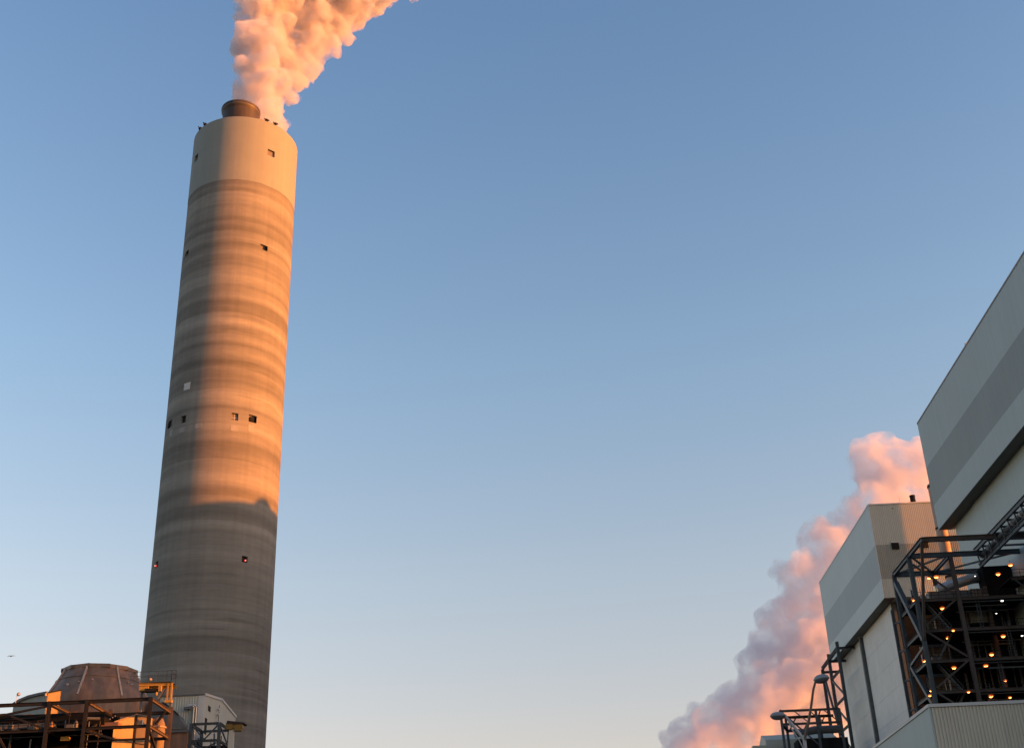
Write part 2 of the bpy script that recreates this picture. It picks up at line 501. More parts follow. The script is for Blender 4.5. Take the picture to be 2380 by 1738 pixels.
fl.build('flue', 'flue_steel', chim, smooth=False)
smooth_angle(chim.children[-1], 40)
lp = MB().lathe([(3.6, 178), (3.7, 181.2), (4.18, 181.1), (4.30, 181.25), (4.30, 181.45), (4.22, 181.5), (4.22, 181.62), (4.36, 181.66), (4.36, 182.05), (4.2, 182.2), (3.65, 182.15), (3.6, 178)], FX, FY, 64, caps=False).build('flue_rim', 'flue_lip', chim)
smooth_angle(lp, 40)
lp.parent = chim
fl2 = MB().lathe([(3.0, 170.9), (3.0, 176.4), (3.25, 176.5), (3.25, 177.0), (2.8, 177.0), (2.8, 172)], -60.9, 227.2, 48, caps=False).build('flue', 'flue_steel', chim)
smooth_angle(fl2, 40)

# ------------------------------------------------------------------ steam plumes
def steam_material(name, density, color, aniso, nsc, rate):
    m = bpy.data.materials.new(name)
    m.use_nodes = True
    n, l = m.node_tree.nodes, m.node_tree.links
    n.clear()
    out = n.new('ShaderNodeOutputMaterial')
    pv = n.new('ShaderNodeVolumePrincipled')
    pv.inputs['Color'].default_value = (*color, 1)
    tc = n.new('ShaderNodeTexCoord')
    mp = n.new('ShaderNodeMapping'); mp.inputs['Scale'].default_value = (nsc, nsc, nsc)
    l.new(tc.outputs['Object'], mp.inputs['Vector'])
    nz = n.new('ShaderNodeTexNoise'); nz.inputs['Scale'].default_value = 1.0
    nz.inputs['Detail'].default_value = 5; nz.inputs['Roughness'].default_value = 0.65
    l.new(mp.outputs['Vector'], nz.inputs['Vector'])
    mr = n.new('ShaderNodeMapRange')
    mr.inputs['From Min'].default_value = 0.40; mr.inputs['From Max'].default_value = 0.60
    mr.inputs['To Min'].default_value = density * 0.04; mr.inputs['To Max'].default_value = density
    l.new(nz.outputs['Fac'], mr.inputs['Value'])
    l.new(mr.outputs['Result'], pv.inputs['Density'])
    pv.inputs['Anisotropy'].default_value = aniso
    l.new(pv.outputs['Volume'], out.inputs['Volume'])
    try:
        m.volume_sampling = 'MULTIPLE_IMPORTANCE'
    except Exception:
        pass
    m['rate'] = rate
    return m

def icosa(sub):
    import bmesh
    bm = bmesh.new()
    bmesh.ops.create_icosphere(bm, subdivisions=sub, radius=1.0)
    bm.verts.ensure_lookup_table()
    v = [tuple(q.co) for q in bm.verts]
    f = [tuple(x.index for x in q.verts) for q in bm.faces]
    bm.free()
    return v, f

def plume(name, spheres, voxel, seed, material, disp, nscale, kids=14, depth_spread=0.0, core=0.88):
    rnd = random.Random(seed)
    V, F = icosa(2)
    mb = MB()
    def add(c, r):
        mb.quadmesh([(c[0] + r * v[0], c[1] + r * v[1], c[2] + r * v[2]) for v in V], F)
    for x, y, z, r in spheres:
        y += rnd.uniform(-1, 1) * depth_spread
        add((x, y, z), r * core)
        for i in range(kids):
            d = Vector((rnd.gauss(0, 1), rnd.gauss(0, 1), rnd.gauss(0, 1))).normalized()
            rr = r * rnd.choice((rnd.uniform(0.15, 0.3), rnd.uniform(0.3, 0.62)))
            c = Vector((x, y, z)) + d * (r * 0.97 - rr * 0.35)
            add(c, rr)
            for j in range(5):
                d2 = (d + Vector((rnd.gauss(0, 1), rnd.gauss(0, 1), rnd.gauss(0, 1))).normalized() * 0.9).normalized()
                r3 = rr * rnd.uniform(0.3, 0.5)
                add(c + d2 * (rr * 0.95), r3)
    tmp = mb.build('plume_source', material)
    md = tmp.modifiers.new('r', 'REMESH')
    md.mode = 'VOXEL'; md.voxel_size = voxel; md.adaptivity = 0.0
    sm = tmp.modifiers.new('s', 'SMOOTH'); sm.factor = 0.5; sm.iterations = 2
    dg = bpy.context.evaluated_depsgraph_get()
    me = bpy.data.meshes.new_from_object(tmp.evaluated_get(dg))
    bpy.data.objects.remove(tmp)
    base = Vector((spheres[0][0], spheres[0][1], spheres[0][2]))
    nrm = [v.normal.copy() for v in me.vertices]
    for v, nn in zip(me.vertices, nrm):
        p = v.co
        k = noise.fractal(Vector(p) * nscale, 0.9, 2.1, 4)
        k2 = noise.fractal(Vector(p) * nscale * 0.33 + Vector((7, 3, 1)), 0.9, 2.0, 2)
        v.co = p + nn * (disp * k + disp * 0.8 * k2)
    # close the surface again after the displacement so that it never crosses itself
    tmp = bpy.data.objects.new('plume_source', me); col.objects.link(tmp)
    md = tmp.modifiers.new('r', 'REMESH'); md.mode = 'VOXEL'; md.voxel_size = voxel; md.adaptivity = 0.0
    dg = bpy.context.evaluated_depsgraph_get()
    me2 = bpy.data.meshes.new_from_object(tmp.evaluated_get(dg))
    bpy.data.objects.remove(tmp); bpy.data.meshes.remove(me); me = me2
    for v in me.vertices: v.co -= base
    me.materials.clear(); me.materials.append(material)
    for p in me.polygons: p.use_smooth = True
    o = bpy.data.objects.new(name, me)
    o.location = base
    col.objects.link(o)
    return o

P1 = [(-60.9, 227.4, 177.4, 2.8), (-60.7, 228.3, 181.0, 3.6), (-61.4, 229.5, 186.0, 4.8), (-62.3, 230.0, 190.3, 5.6), (-63.0, 230.0, 195.1, 6.1), (-63.4, 230.0, 200.7, 6.3), (-63.4, 230.0, 206.3, 6.4), (-63.2, 230.0, 212.0, 6.6), (-63.0, 230.0, 217.8, 6.9), (-62.5, 230.0, 223.7, 7.4), (-62.0, 230.0, 230.4, 8.1), (-61.6, 230.0, 238.1, 9.0),
      (-56.9, 233.0, 195.7, 2.3), (-55.9, 234.0, 201.3, 3.3), (-58.2, 235.0, 206.6, 4.6), (-54.4, 235.0, 207.0, 4.1), (-55.6, 236.0, 213.8, 5.4), (-51.6, 236.0, 213.9, 4.4), (-52.3, 237.0, 219.8, 6.2), (-47.6, 238.0, 221.1, 5.0), (-48.2, 238.0, 227.3, 7.0), (-42.2, 239.0, 228.5, 5.4), (-52.6, 237.0, 228.8, 7.2), (-44.5, 239.0, 235.5, 8.2), (-36.8, 240.0, 233.2, 5.0), (-50.4, 238.0, 238.9, 9.0), (-39.0, 240.0, 243.1, 9.0), (-31.8, 240.0, 241.5, 7.5), (-56.3, 235.0, 222.6, 5.2)]
st1 = steam_material('steam_near', 0.80, (0.865, 0.85, 0.87), 0.2, 0.26, 0.12)
pl1 = plume('steam_plume', P1, 0.42, 3, st1, 0.55, 0.55, kids=13, depth_spread=1.2)
tag(pl1, 'orange lit steam rising from the flue at the top of the chimney', 'steam')

P2 = [(80.9, 650.0, 86.8, 29.4), (82.1, 650.0, 97.8, 24.5), (79.5, 650.0, 112.5, 14.3), (96.2, 650.0, 119.7, 19.8), (111.0, 650.0, 126.0, 22.4), (118.2, 650.0, 142.1, 20.0), (112.2, 650.0, 154.3, 12.5), (132.9, 650.0, 132.0, 27.5), (130.7, 650.0, 158.3, 18.2), (123.5, 650.0, 167.1, 10.6), (145.4, 650.0, 152.8, 27.8), (142.2, 650.0, 179.8, 15.8), (137.7, 650.0, 191.4, 14.1), (158.0, 650.0, 204.4, 18.1), (151.8, 650.0, 212.5, 11.7), (174.0, 650.0, 219.2, 15.7), (187.0, 650.0, 237.2, 15.9), (185.1, 650.0, 256.4, 13.9), (200.2, 650.0, 255.6, 16.7), (213.6, 650.0, 252.1, 17.8), (214.6, 650.0, 230.4, 18.7), (156.2, 650.0, 176.7, 25.6), (170.7, 650.0, 191.0, 23.3), (187.1, 650.0, 216.0, 21.0), (161.9, 650.0, 152.0, 30.5), (96.1, 650.0, 99.4, 27.1)]
st2 = steam_material('steam_far', 0.12, (0.835, 0.85, 0.915), 0.1, 0.075, 0.12)
pl2 = plume('steam_plume', P2, 1.5, 11, st2, 2.4, 0.13, kids=16, depth_spread=6, core=0.92)
tag(pl2, 'wide pink and lilac steam cloud drifting behind the boiler houses', 'steam')

# ------------------------------------------------------------------ boiler houses
def bands(root, x0, x1, y0, y1, zs, mats, names):
    for (a, b), m_, nm in zip(zip(zs, zs[1:]), mats, names):
        MB().box(x0, x1, y0, y1, a, b).build(nm, m_, root)

# nearer boiler house
b1 = thing('boiler_house', 'large grey boiler house cut off by the photo edge, with dark band', 'building', (87, 186, 0))
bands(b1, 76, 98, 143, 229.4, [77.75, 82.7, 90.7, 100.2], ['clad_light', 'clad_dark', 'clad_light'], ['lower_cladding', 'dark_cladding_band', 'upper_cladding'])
MB().box(75.93, 98.07, 142.93, 229.47, 100.2, 100.5).build('roof_edge', 'roof_grey', b1)
MB().box(78.9, 96, 142, 227.5, 0, 77.74).build('lower_wall', 'clad_light', b1)
MB().box(78.5, 78.9, 142, 215.7, 20, 77.69).build('wall_panel', 'clad_light', b1)
MB().box(78.62, 78.9, 216.0, 227.5, 20, 77.69).build('wall_panel', 'clad_light', b1)
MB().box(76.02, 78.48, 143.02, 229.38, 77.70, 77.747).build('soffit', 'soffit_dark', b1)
MB().prism([(182.6, 100.5), (183.5, 101.7), (184.4, 102.3), (186.0, 102.4), (186.9, 101.6), (188.3, 100.5)], 'x', 79.3, 81.4).build('rooftop_unit', 'trim_grey', b1)
MB().box(76.1, 76.5, 195.7, 196.2, 100.5, 101.1).build('rooftop_lamp', 'trim_grey', b1)

# farther boiler house
b2 = thing('boiler_house', 'pale boiler house with white lower wall panels and corrugated end', 'building', (87, 307, 0))
Z2 = [77.45, 81.85, 90.0, 99.75]
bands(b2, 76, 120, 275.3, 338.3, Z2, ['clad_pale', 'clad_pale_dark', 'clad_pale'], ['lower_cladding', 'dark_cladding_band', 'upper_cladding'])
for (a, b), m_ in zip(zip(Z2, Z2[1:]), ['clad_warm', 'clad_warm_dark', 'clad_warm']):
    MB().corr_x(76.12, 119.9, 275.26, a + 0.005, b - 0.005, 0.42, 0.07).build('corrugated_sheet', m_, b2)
MB().box(75.97, 76.12, 275.12, 275.28, 77.45, 99.75).build('corner_trim', 'trim_grey', b2)
MB().box(75.93, 120.07, 275.05, 338.37, 99.75, 100.05).build('roof_edge', 'trim_grey', b2)
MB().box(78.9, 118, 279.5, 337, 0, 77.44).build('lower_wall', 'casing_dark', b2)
for zx in (80.55, 87.3):
    lv = MB().box(zx - 0.85, zx + 0.85, 275.0, 275.2, 88.75, 90.3).build('louvre', 'dark_void', b2)
    for k in range(6):
        MB().prism([(274.9, 88.8 + k * 0.25), (275.0, 88.92 + k * 0.25), (275.0, 88.86 + k * 0.25)], 'x', zx - 0.85, zx + 0.85).build('slat', 'steel_black', lv)
    MB().box(zx - 0.92, zx + 0.92, 274.9, 275.17, 90.3, 90.5).build('flashing', 'trim_grey', lv)
MB().lathe([(0.62, 100.05), (0.62, 102.5), (0.68, 102.5), (0.68, 102.7)], 87.5, 278, 20).build('roof_vent', 'steel_black', b2)
MB().tube([(84.4, 278, 100.05), (84.3, 278, 102.6)], 0.06, 6).build('antenna', 'trim_grey', b2)
MB().box(81.4, 81.6, 275.05, 275.17, 98.6, 98.8).build('wall_lamp', 'steel_black', b2)
MB().box(76.02, 78.4, 275.32, 338.28, 77.40, 77.447).build('soffit', 'soffit_dark', b2)
# white wall: panels in two bays with a dark pilaster between
rows = [77.28 - 5.9 * k for k in range(11)]
for ya, yb in ((279.5, 309.6), (311.2, 337.4)):
    for t, b in zip(rows, rows[1:]):
        MB().box(78.42, 78.9, ya, yb, b + 0.035, t).build('wall_panel', 'white_panel', b2)
MB().box(78.3, 79.4, 279.15, 279.46, 0, 77.3).build('corner_trim', 'steel_blue', b2)
MB().box(77.6, 78.9, 310.0, 311.0, 18.3, 77.1).build('pilaster', 'pipe_grey', b2)
MB().box(77.5, 78.9, 309.9, 311.1, 77.1, 77.44).build('pilaster_cap', 'trim_grey', b2)

# added tower and hall, unseen on the right, placed to cast shade
lt = thing('added_shade_tower', 'added unseen tower block that shades the farther boiler house front', 'tower', (124, 262, 0))
MB().box(121, 127.5, 259, 265, 0, 116).build('wall', 'clad_light', lt)
MB().box(120.8, 127.7, 258.8, 265.2, 116, 116.4).build('roof_edge', 'trim_grey', lt)
th = thing('added_shade_hall', 'added unseen long low hall that keeps the street lamp in shade', 'building', (110, 70, 0))
MB().box(70, 130, -60, 122, 0, 27).build('wall', 'clad_light', th)
MB().box(69.8, 130.2, -60.2, 122.2, 27, 27.4).build('roof_edge', 'trim_grey', th)

# low corrugated building in front
b3 = thing('low_building', 'low corrugated shed in front of the steel tower with pale roof edge', 'building', (62, 185, 0))
MB().box(50, 74, 169.06, 205, 0, 33.0).build('wall', 'clad_light', b3)
MB().corr_x(50.12, 73.9, 169.04, 0, 32.95, 0.46, 0.17).build('corrugated_sheet', 'clad_beige', b3)
MB().box(49.93, 50.12, 168.84, 169.06, 0, 33.0).build('corner_trim', 'clad_light', b3)
MB().box(49.85, 74.1, 168.74, 205.1, 33.0, 33.42).build('roof_edge', 'trim_grey', b3)

# large pipe at the back corner of the nearer boiler house
pp = thing('flue_pipe', 'fat vertical pipe at the back corner of the nearer boiler house', 'pipe', (78.8, 236, 0))
q = MB().lathe([(1.05, 0), (1.05, 89.6)], 78.8, 236, 28).build('pipe', 'rust_rib', pp); smooth_angle(q)
for z in (60, 70, 80, 88.9):
    MB().lathe([(1.05, z), (1.16, z), (1.16, z + 0.4), (1.05, z + 0.4)], 78.8, 236, 28).build('flange', 'steel_brown', pp)

# ------------------------------------------------------------------ steel tower between the boiler houses
tw = thing('steel_tower', 'dark open steel tower with platforms, stairs and glowing lamps', 'steel tower', (68, 203, 0))
def beam(p, q_, b=0.5, h=0.6, m_='steel_blue', root=tw, nm='beam'):
    return MB().ibeam(p, q_, b, h).build(nm, m_, root)
def brace(p, q_, w=0.35, m_='steel_blue', root=tw):
    return MB().bar(p, q_, w, w).build('brace', m_, root)
YN, YM, YF, TZ = 190.1, 198.6, 208.9, 63.2
for x, y in ((60, YM), (60, YF), (66.85, YM), (66.85, YF), (73.3, 204), (78.2, YM)):
    beam((x, y, 0), (x, y, TZ if x < 70 else 59), 0.62, 0.62, 'steel_blue' if x < 66 else 'steel_brown_light', nm='column')
for y in (YN, YM, YF):
    beam((60, y, TZ), (78.4, y, TZ), 0.5, 0.8, 'steel_brown_light' if y == YN else 'steel_blue')
beam((60, YN, TZ), (60, YF, TZ), 0.5, 0.75)
beam((66.85, YM, TZ - 0.05), (66.85, YF, TZ - 0.05), 0.45, 0.6)
MB().bar((60, YN + 0.1, TZ - 0.3), (60, YM - 0.2, 49.0), 0.42, 0.42).build('strut', 'steel_brown_light', tw)
brace((60, YF - 0.4, 61.6), (60, YM, 49.2), 0.75)
brace((60, YM + 0.4, 48.2), (60, YF - 0.4, 47.2), 0.4)
brace((60, YF - 0.8, 47.0), (60, YM + 0.6, 38.5), 0.6)
for p, q_ in (((60.5, YM, 51.3), (66.4, YM, 55.6)), ((60.5, YM, 50.6), (66.4, YM, 46.2)), ((60.5, YM, 41.4), (66.4, YM, 45.6)), ((60.5, YM, 40.7), (66.4, YM, 36.4)), ((60.4, YM, 61.8), (66.4, YM, 56.4))):
    MB().bar(p, q_, 0.26, 0.3).build('brace', 'steel_brown_light', tw)
for p, q_ in (((60.5, YM + 0.3, TZ), (66.6, YF - 0.3, TZ)), ((66.6, YM + 0.3, TZ), (60.5, YF - 0.3, TZ)), ((67.2, YF - 0.3, TZ), (78, YM + 0.3, TZ))):
    MB().bar(p, q_, 0.28, 0.28).build('brace', 'steel_blue', tw)
# far-left outrigger column pair next to the white wall
for x, y in ((61.2, 212.6), (60.2, 214.5)):
    beam((x, y, 0), (x, y, 58.5), 0.5, 0.5, nm='column')
for z in (56, 51, 46, 41, 36):
    MB().bar((60.2, 214.4, z), (61.2, 212.7, z), 0.3).build('brace', 'steel_blue', tw)
    MB().bar((61.2, 212.6, z), (60, YF, z), 0.3).build('brace', 'steel_blue', tw)
DECKS = (55.9, 50.85, 45.9, 41.0, 36.0)
def railing(mb, p, q_, z, h=1.1):
    p, q_ = Vector((*p, z)), Vector((*q_, z))
    L = (q_ - p).length; n = max(1, round(L / 1.2))
    for k in range(n + 1):
        c = p.lerp(q_, k / n)
        mb.bar(c, c + Vector((0, 0, h)), 0.06)
    for f in (0.5, 1.0):
        mb.bar(p + Vector((0, 0, h * f)), q_ + Vector((0, 0, h * f)), 0.06)
    return mb
for z in DECKS:
    MB().box(60.1, 78.4, YM + 0.2, YF - 0.2, z - 0.12, z + 0.02).build('platform', 'grating', tw)
    beam((60.2, YM, z - 0.25), (78.3, YM, z - 0.25), 0.3, 0.5, 'steel_brown_light' if z > 38 else 'steel_blue')
    beam((60, YM + 0.2, z - 0.25), (60, YF - 0.2, z - 0.25), 0.3, 0.5)
    rl = railing(MB(), (60.2, YM + 0.12), (78.0, YM + 0.12), z + 0.03)
    railing(rl, (60.12, YM + 0.3), (60.12, YF - 0.3), z + 0.03)
    rl.build('railing', 'grating', tw)
for i, (za, zb) in enumerate(zip(DECKS[1:], DECKS)):
    s_ = MB()
    xa, xb = (62.2, 65.6) if i % 2 else (65.6, 62.2)
    for yy in (201.0, 201.9):
        s_.bar((xa, yy, za), (xb, yy, zb), 0.08, 0.28)
    for k in range(1, 16):
        t = k / 16
        s_.box(min(xa, xb) + 0 + abs(xb - xa) * (t if xb > xa else 1 - t) - 0.13, min(xa, xb) + abs(xb - xa) * (t if xb > xa else 1 - t) + 0.13, 201.0, 201.9, za + (zb - za) * t - 0.02, za + (zb - za) * t + 0.02)
    s_.bar((xa, 201.0, za + 1), (xb, 201.0, zb + 1), 0.06)
    s_.build('stair_flight', 'pipe_grey', tw)
# casing of the boiler behind the platforms
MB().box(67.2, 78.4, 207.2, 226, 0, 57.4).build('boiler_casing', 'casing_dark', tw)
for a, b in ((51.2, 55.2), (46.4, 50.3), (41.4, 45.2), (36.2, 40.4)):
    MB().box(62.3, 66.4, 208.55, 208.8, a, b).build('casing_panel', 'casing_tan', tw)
MB().box(70.6, 73.4, 205.8, 207.1, 53.4, 55.5).build('control_cabin', 'clad_warm_dark', tw)
MB().box(64.2, 71.2, 205.2, 206.8, 57.4, 58.9).build('air_duct', 'pipe_grey', tw)
MB().box(71.3, 74.3, 205.0, 206.9, 57.3, 59.0).build('air_duct', 'duct_primer_dull', tw)  # warm colour stands in for light falling on this duct section
for k in range(4):
    MB().box(71.3 + k * 1.0 - 0.05, 71.3 + k * 1.0 + 0.05, 204.9, 205.0, 57.3, 59.0).build('stiffener', 'steel_brown_light', tw)
q = MB().tube([(66, 206.6, 59.4), (68.2, 206.6, 60.1), (72.4, 206.6, 61.2), (74.5, 207.5, 61.5)], 0.85, 20).build('insulated_pipe', 'pipe_silver', tw); smooth_angle(q, 60)
rp_ = random.Random(5)
for k in range(9):
    x = 68 + k * 1.1 + rp_.uniform(-0.3, 0.3); zt = rp_.choice((55.5, 50.4, 45.5))
    q = MB().tube([(x, 206.4 + rp_.uniform(-0.5, 0.3), 30), (x, 206.4, zt - 0.3)], rp_.uniform(0.10, 0.24), 10).build('pipe', 'pipe_grey', tw)
for k in range(8):
    z = rp_.choice(DECKS[:4]) - 0.7 - rp_.uniform(0, 0.8); y = 200 + rp_.uniform(0, 5)
    MB().tube([(67.5 + rp_.uniform(0, 3), y, z), (75 + rp_.uniform(0, 3), y, z)], rp_.uniform(0.08, 0.2), 8).build('pipe', 'pipe_grey', tw)
MB().box(73.6, 78.4, 204.0, 207.1, 55.9, 62.5).build('fan_housing', 'casing_dark', tw)
tk_ = random.Random(31)
for z in DECKS[:4]:
    for k in range(5):
        x = tk_.uniform(60.8, 66); y = tk_.uniform(203.5, 207.5)
        MB().tube([(x, y, z), (x, y, z + tk_.uniform(2.5, 4.6))], tk_.uniform(0.05, 0.16), 8).build('pipe', tk_.choice(['galvanised', 'pipe_grey', 'steel_brown_light']), tw)
    for k in range(3):
        x = tk_.uniform(61, 75); y = tk_.uniform(202, 205)
        MB().box(x, x + tk_.uniform(0.5, 1.5), y, y + 0.8, z + 0.03, z + tk_.uniform(0.7, 1.7)).build('equipment_box', tk_.choice(['pipe_grey', 'casing_tan', 'steel_black']), tw)
    MB().box(67.3, 78.2, 199.0, 199.5, z - 0.75, z - 0.66).build('cable_tray', 'pipe_grey', tw)
    lad = MB()
    xl = 68.5 + tk_.uniform(0, 6)
    for dx in (0, 0.5): lad.bar((xl + dx, 199.4, z - 4.9), (xl + dx, 199.4, z + 1.0), 0.07)
    for r in range(14): lad.bar((xl, 199.4, z - 4.7 + r * 0.4), (xl + 0.5, 199.4, z - 4.7 + r * 0.4), 0.05)
    lad.build('ladder', 'pipe_grey', tw)
# upper-right deck
MB().box(75.3, 78.4, 196.5, 203, 58.2, 58.4).build('platform', 'grating', tw)
beam((75.3, 196.5, 58.0), (78.4, 196.5, 58.0), 0.3, 0.45, 'steel_brown_light')
railing(MB(), (75.3, 196.5), (78.3, 196.5), 58.4).build('railing', 'grating', tw)
MB().bar((75.6, 196.6, 58), (78.3, 196.6, 55.4), 0.22).build('brace', 'steel_blue', tw)

# pipe rack running toward the nearer boiler house above the tower
rk = thing('pipe_rack', 'dark steel rack carrying pipes along the grey wall above the tower', 'pipe rack', (73, 182, 64))
for x, z in ((71.5, 64.0), (74.6, 63.9), (71.9, 61.4)):
    MB().ibeam((x, 160, z), (x, 200.2, z), 0.4, 0.75).build('beam', 'steel_blue', rk)
for k in range(13):
    y = 161 + k * 3.2
    MB().bar((71.3, y, 63.6), (78.5, y, 63.6), 0.25, 0.3).build('crossbeam', 'steel_blue', rk)
    MB().bar((71.6, y, 63.5), (71.9, y, 61.4), 0.2).build('hanger', 'steel_blue', rk)
    MB().bar((71.9, y, 61.4), (74.6, y + 1.4, 63.6), 0.16).build('brace', 'steel_blue', rk)
for x, z, r_ in ((72.4, 63.05, 0.42), (73.4, 62.95, 0.34), (72.9, 62.2, 0.28)):
    q = MB().tube([(x, 160, z), (x, 199.6, z)], r_, 12).build('pipe', 'pipe_grey', rk); smooth_angle(q, 50)
    for k in range(10):
        MB().tube([(x, 163 + k * 4, z), (x, 163.5 + k * 4, z)], r_ * 1.3, 12).build('flange', 'galvanised', rk)

# lamps in the tower
AMB = [(64.1, 203.0, 60.6), (65.3, 203.0, 60.7), (60.9, 203.0, 56.9), (65.3, 203.0, 55.3), (65.3, 203.0, 50.3), (64.8, 198.2, 50.35), (60.8, 203.0, 46.7), (65.3, 203.0, 45.4), (60.9, 203.0, 41.9), (59.7, 200.0, 40.55), (65.3, 198.2, 40.5), (77.3, 201.0, 61.6), (75.3, 202.0, 60.4), (74.3, 203.0, 50.2), (71.8, 203.0, 47.3), (70.5, 203.0, 45.5), (73.1, 203.0, 43.0), (70.3, 203.0, 40.6), (73.3, 203.0, 40.3)]
SMALL = {5, 8, 9, 10, 16, 18}
WHT = [(73.6, 198.2, 54.9), (74.0, 203.0, 54.1), (77.4, 203.0, 50.2), (71.8, 203.0, 60.6)]
def make_lamp(core, outer_mat):
    r0 = thing('bulkhead_lamp', 'x', 'lamp', (0, 0, 0))
    MB().ellipsoid((0, 0, 0), 0.30, 0.30, 0.19, 14, 8).build('globe', core, r0, smooth=True)
    MB().lathe([(0.34, 0.0), (0.46, 0.10), (0.30, 0.26), (0.08, 0.34)], 0, 0, 14).build('shade', outer_mat, r0, smooth=True)  # on amber lamps its glow stands in for the lens halo
    MB().tube([(0, 0, 0.3), (0, 0, 0.75), (0, 0.3, 0.85)], 0.04, 6).build('bracket', 'steel_black', r0)
    return r0
def clone(src, loc, scale=1.0):
    c = src.copy(); col.objects.link(c); c.location = loc; c.scale = (scale,) * 3
    for ch in src.children:
        k = ch.copy(); col.objects.link(k); k.parent = c
    return c
la = make_lamp('lamp_amber', 'lamp_amber_halo')
la['group'] = 'amber lamps in the steel tower'
def amber_label(i, p):
    size = 'small' if i in SMALL else 'bright'
    bay = 'stair bay' if p[0] < 67 else 'dark right bay'
    lv = sum(1 for d in DECKS if d < p[2] + 0.2)
    place = {5: 'above the top platform', 4: 'just under the top platform', 3: 'under the second platform', 2: 'under the third platform', 1: 'on the lowest visible platform'}[lv]
    if i in (0, 1): return 'one of two amber lamps side by side under the roof bracing'
    if i == 2: return 'amber lamp beside the corner column at top platform level'
    if i == 11: return 'amber lamp above the small corner deck by the grey wall'
    if i == 12: return 'amber lamp on the black fan housing above the top platform'
    return f'{size} amber lamp {place} in the tower\'s {bay}'
lw = make_lamp('lamp_white', 'lamp_housing')
lw['label'] = 'small white lamp in the darkest right part of the tower'
lw['group'] = 'white lamps in the steel tower'
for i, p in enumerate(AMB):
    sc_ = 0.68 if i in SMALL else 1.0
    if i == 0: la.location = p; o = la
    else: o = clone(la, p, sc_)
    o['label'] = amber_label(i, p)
for i, p in enumerate(WHT):
    if i == 0: lw.location = p; lw.scale = (0.75,) * 3
    else: o = clone(lw, p, 0.45 if i in (1, 3) else 0.65)
    (lw if i == 0 else o)['label'] = ('white lamp at the front edge just under the top platform', 'faint white lamp deep in the dark below the top platform',
        'white lamp against the grey wall below the second platform', 'tiny white lamp by the silver pipe above the top platform')[i]

# ------------------------------------------------------------------ corner frame of the farther boiler house
cf = thing('corner_frame', 'narrow dark steel frame against the white wall of the farther boiler house', 'steel frame', (74, 330, 0))
def cb(p, q_, w=0.6): return MB().ibeam(p, q_, w, w).build('beam', 'steel_blue', cf)
for y, zt in ((319.5, 78.6), (331.4, 78.2), (341.3, 76.4)):
    MB().ibeam((74, y, 0), (74, y, zt), 0.75, 0.75).build('column', 'steel_blue', cf)
cb((74, 319.5, 77.0), (74, 341.5, 76.6), 0.7)
for y, z in ((319.5, 77.2), (331.4, 76.6), (341.3, 75.9)):
    cb((74, y, z - 0.3), (78.4, y, z - 0.3), 0.6)
for z in (71.5, 64.5, 57.5, 50.5):
    cb((74, 319.6, z), (74, 331.3, z), 0.5)
    MB().bar((74, 331.2, z - 0.4), (74, 319.8, z - 6.4), 0.4).build('brace', 'steel_blue', cf)
MB().bar((74, 341.3, 76.0), (74, 331.6, 58.6), 0.5).build('brace', 'steel_blue', cf)

# low pipe bridge beyond
pb = thing('pipe_bridge', 'low brown steel pipe bridge left of the farther boiler house', 'pipe bridge', (61, 300, 0))
def b_(p, q_, w=0.5, nm='beam', m_='steel_brown'): return MB().ibeam(p, q_, w, w).build(nm, m_, pb)
for z in (58.0, 54.8):
    b_((56.3, 309, z), (68, 309, z), 0.6, m_='steel_brown' if z > 56 else 'steel_blue')
    b_((53.6, 300, z - 0.1 if z > 56 else z), (67.6, 300, z - 0.1 if z > 56 else z), 0.5, m_='steel_blue')
    b_((53.6, 300, z), (56.4, 309, z), 0.5, m_='steel_brown')
for x, y in ((53.6, 300), (56.3, 309), (62, 300), (64.5, 309), (67.6, 300)):
    b_((x, y, 0), (x, y, 58.0), 0.55, 'column', 'steel_blue')
for xa in (57, 60.5, 64):
    MB().bar((xa, 309, 55.1), (xa + 1.7, 309, 57.7), 0.28).build('brace', 'steel_brown', pb)
    MB().bar((xa, 300, 57.7), (xa + 3, 300, 55.0), 0.2).build('brace', 'steel_blue', pb)
MB().bar((64.3, 309, 57.9), (65.0, 309, 59.4), 0.3).build('stub', 'steel_brown', pb)
MB().bar((53.6, 300, 58.0), (62.0, 300, 49.5), 0.3).build('brace', 'steel_blue', pb)
q = MB().tube([(57, 304, 53.1), (62, 304, 53.9), (68, 304, 53.9)], [0.8, 0.95, 0.95], 16).build('pipe', 'pipe_grey', pb); smooth_angle(q, 60)
MB().box(58, 70, 306, 312, 40, 52.3).build('duct', 'steel_black', pb)
gb = thing('gabled_shed', 'pale gabled shed end beyond the pipe bridge', 'building', (54, 318, 0))
MB().prism([(318, 0), (318, 54.4), (324, 56.5), (330, 54.4), (330, 0)], 'x', 52.2, 70).build('wall', 'clad_warm', gb)
MB().box(48.5, 55.5, 316, 317.9, 0, 52.8).build('lean_to', 'clad_warm', gb)

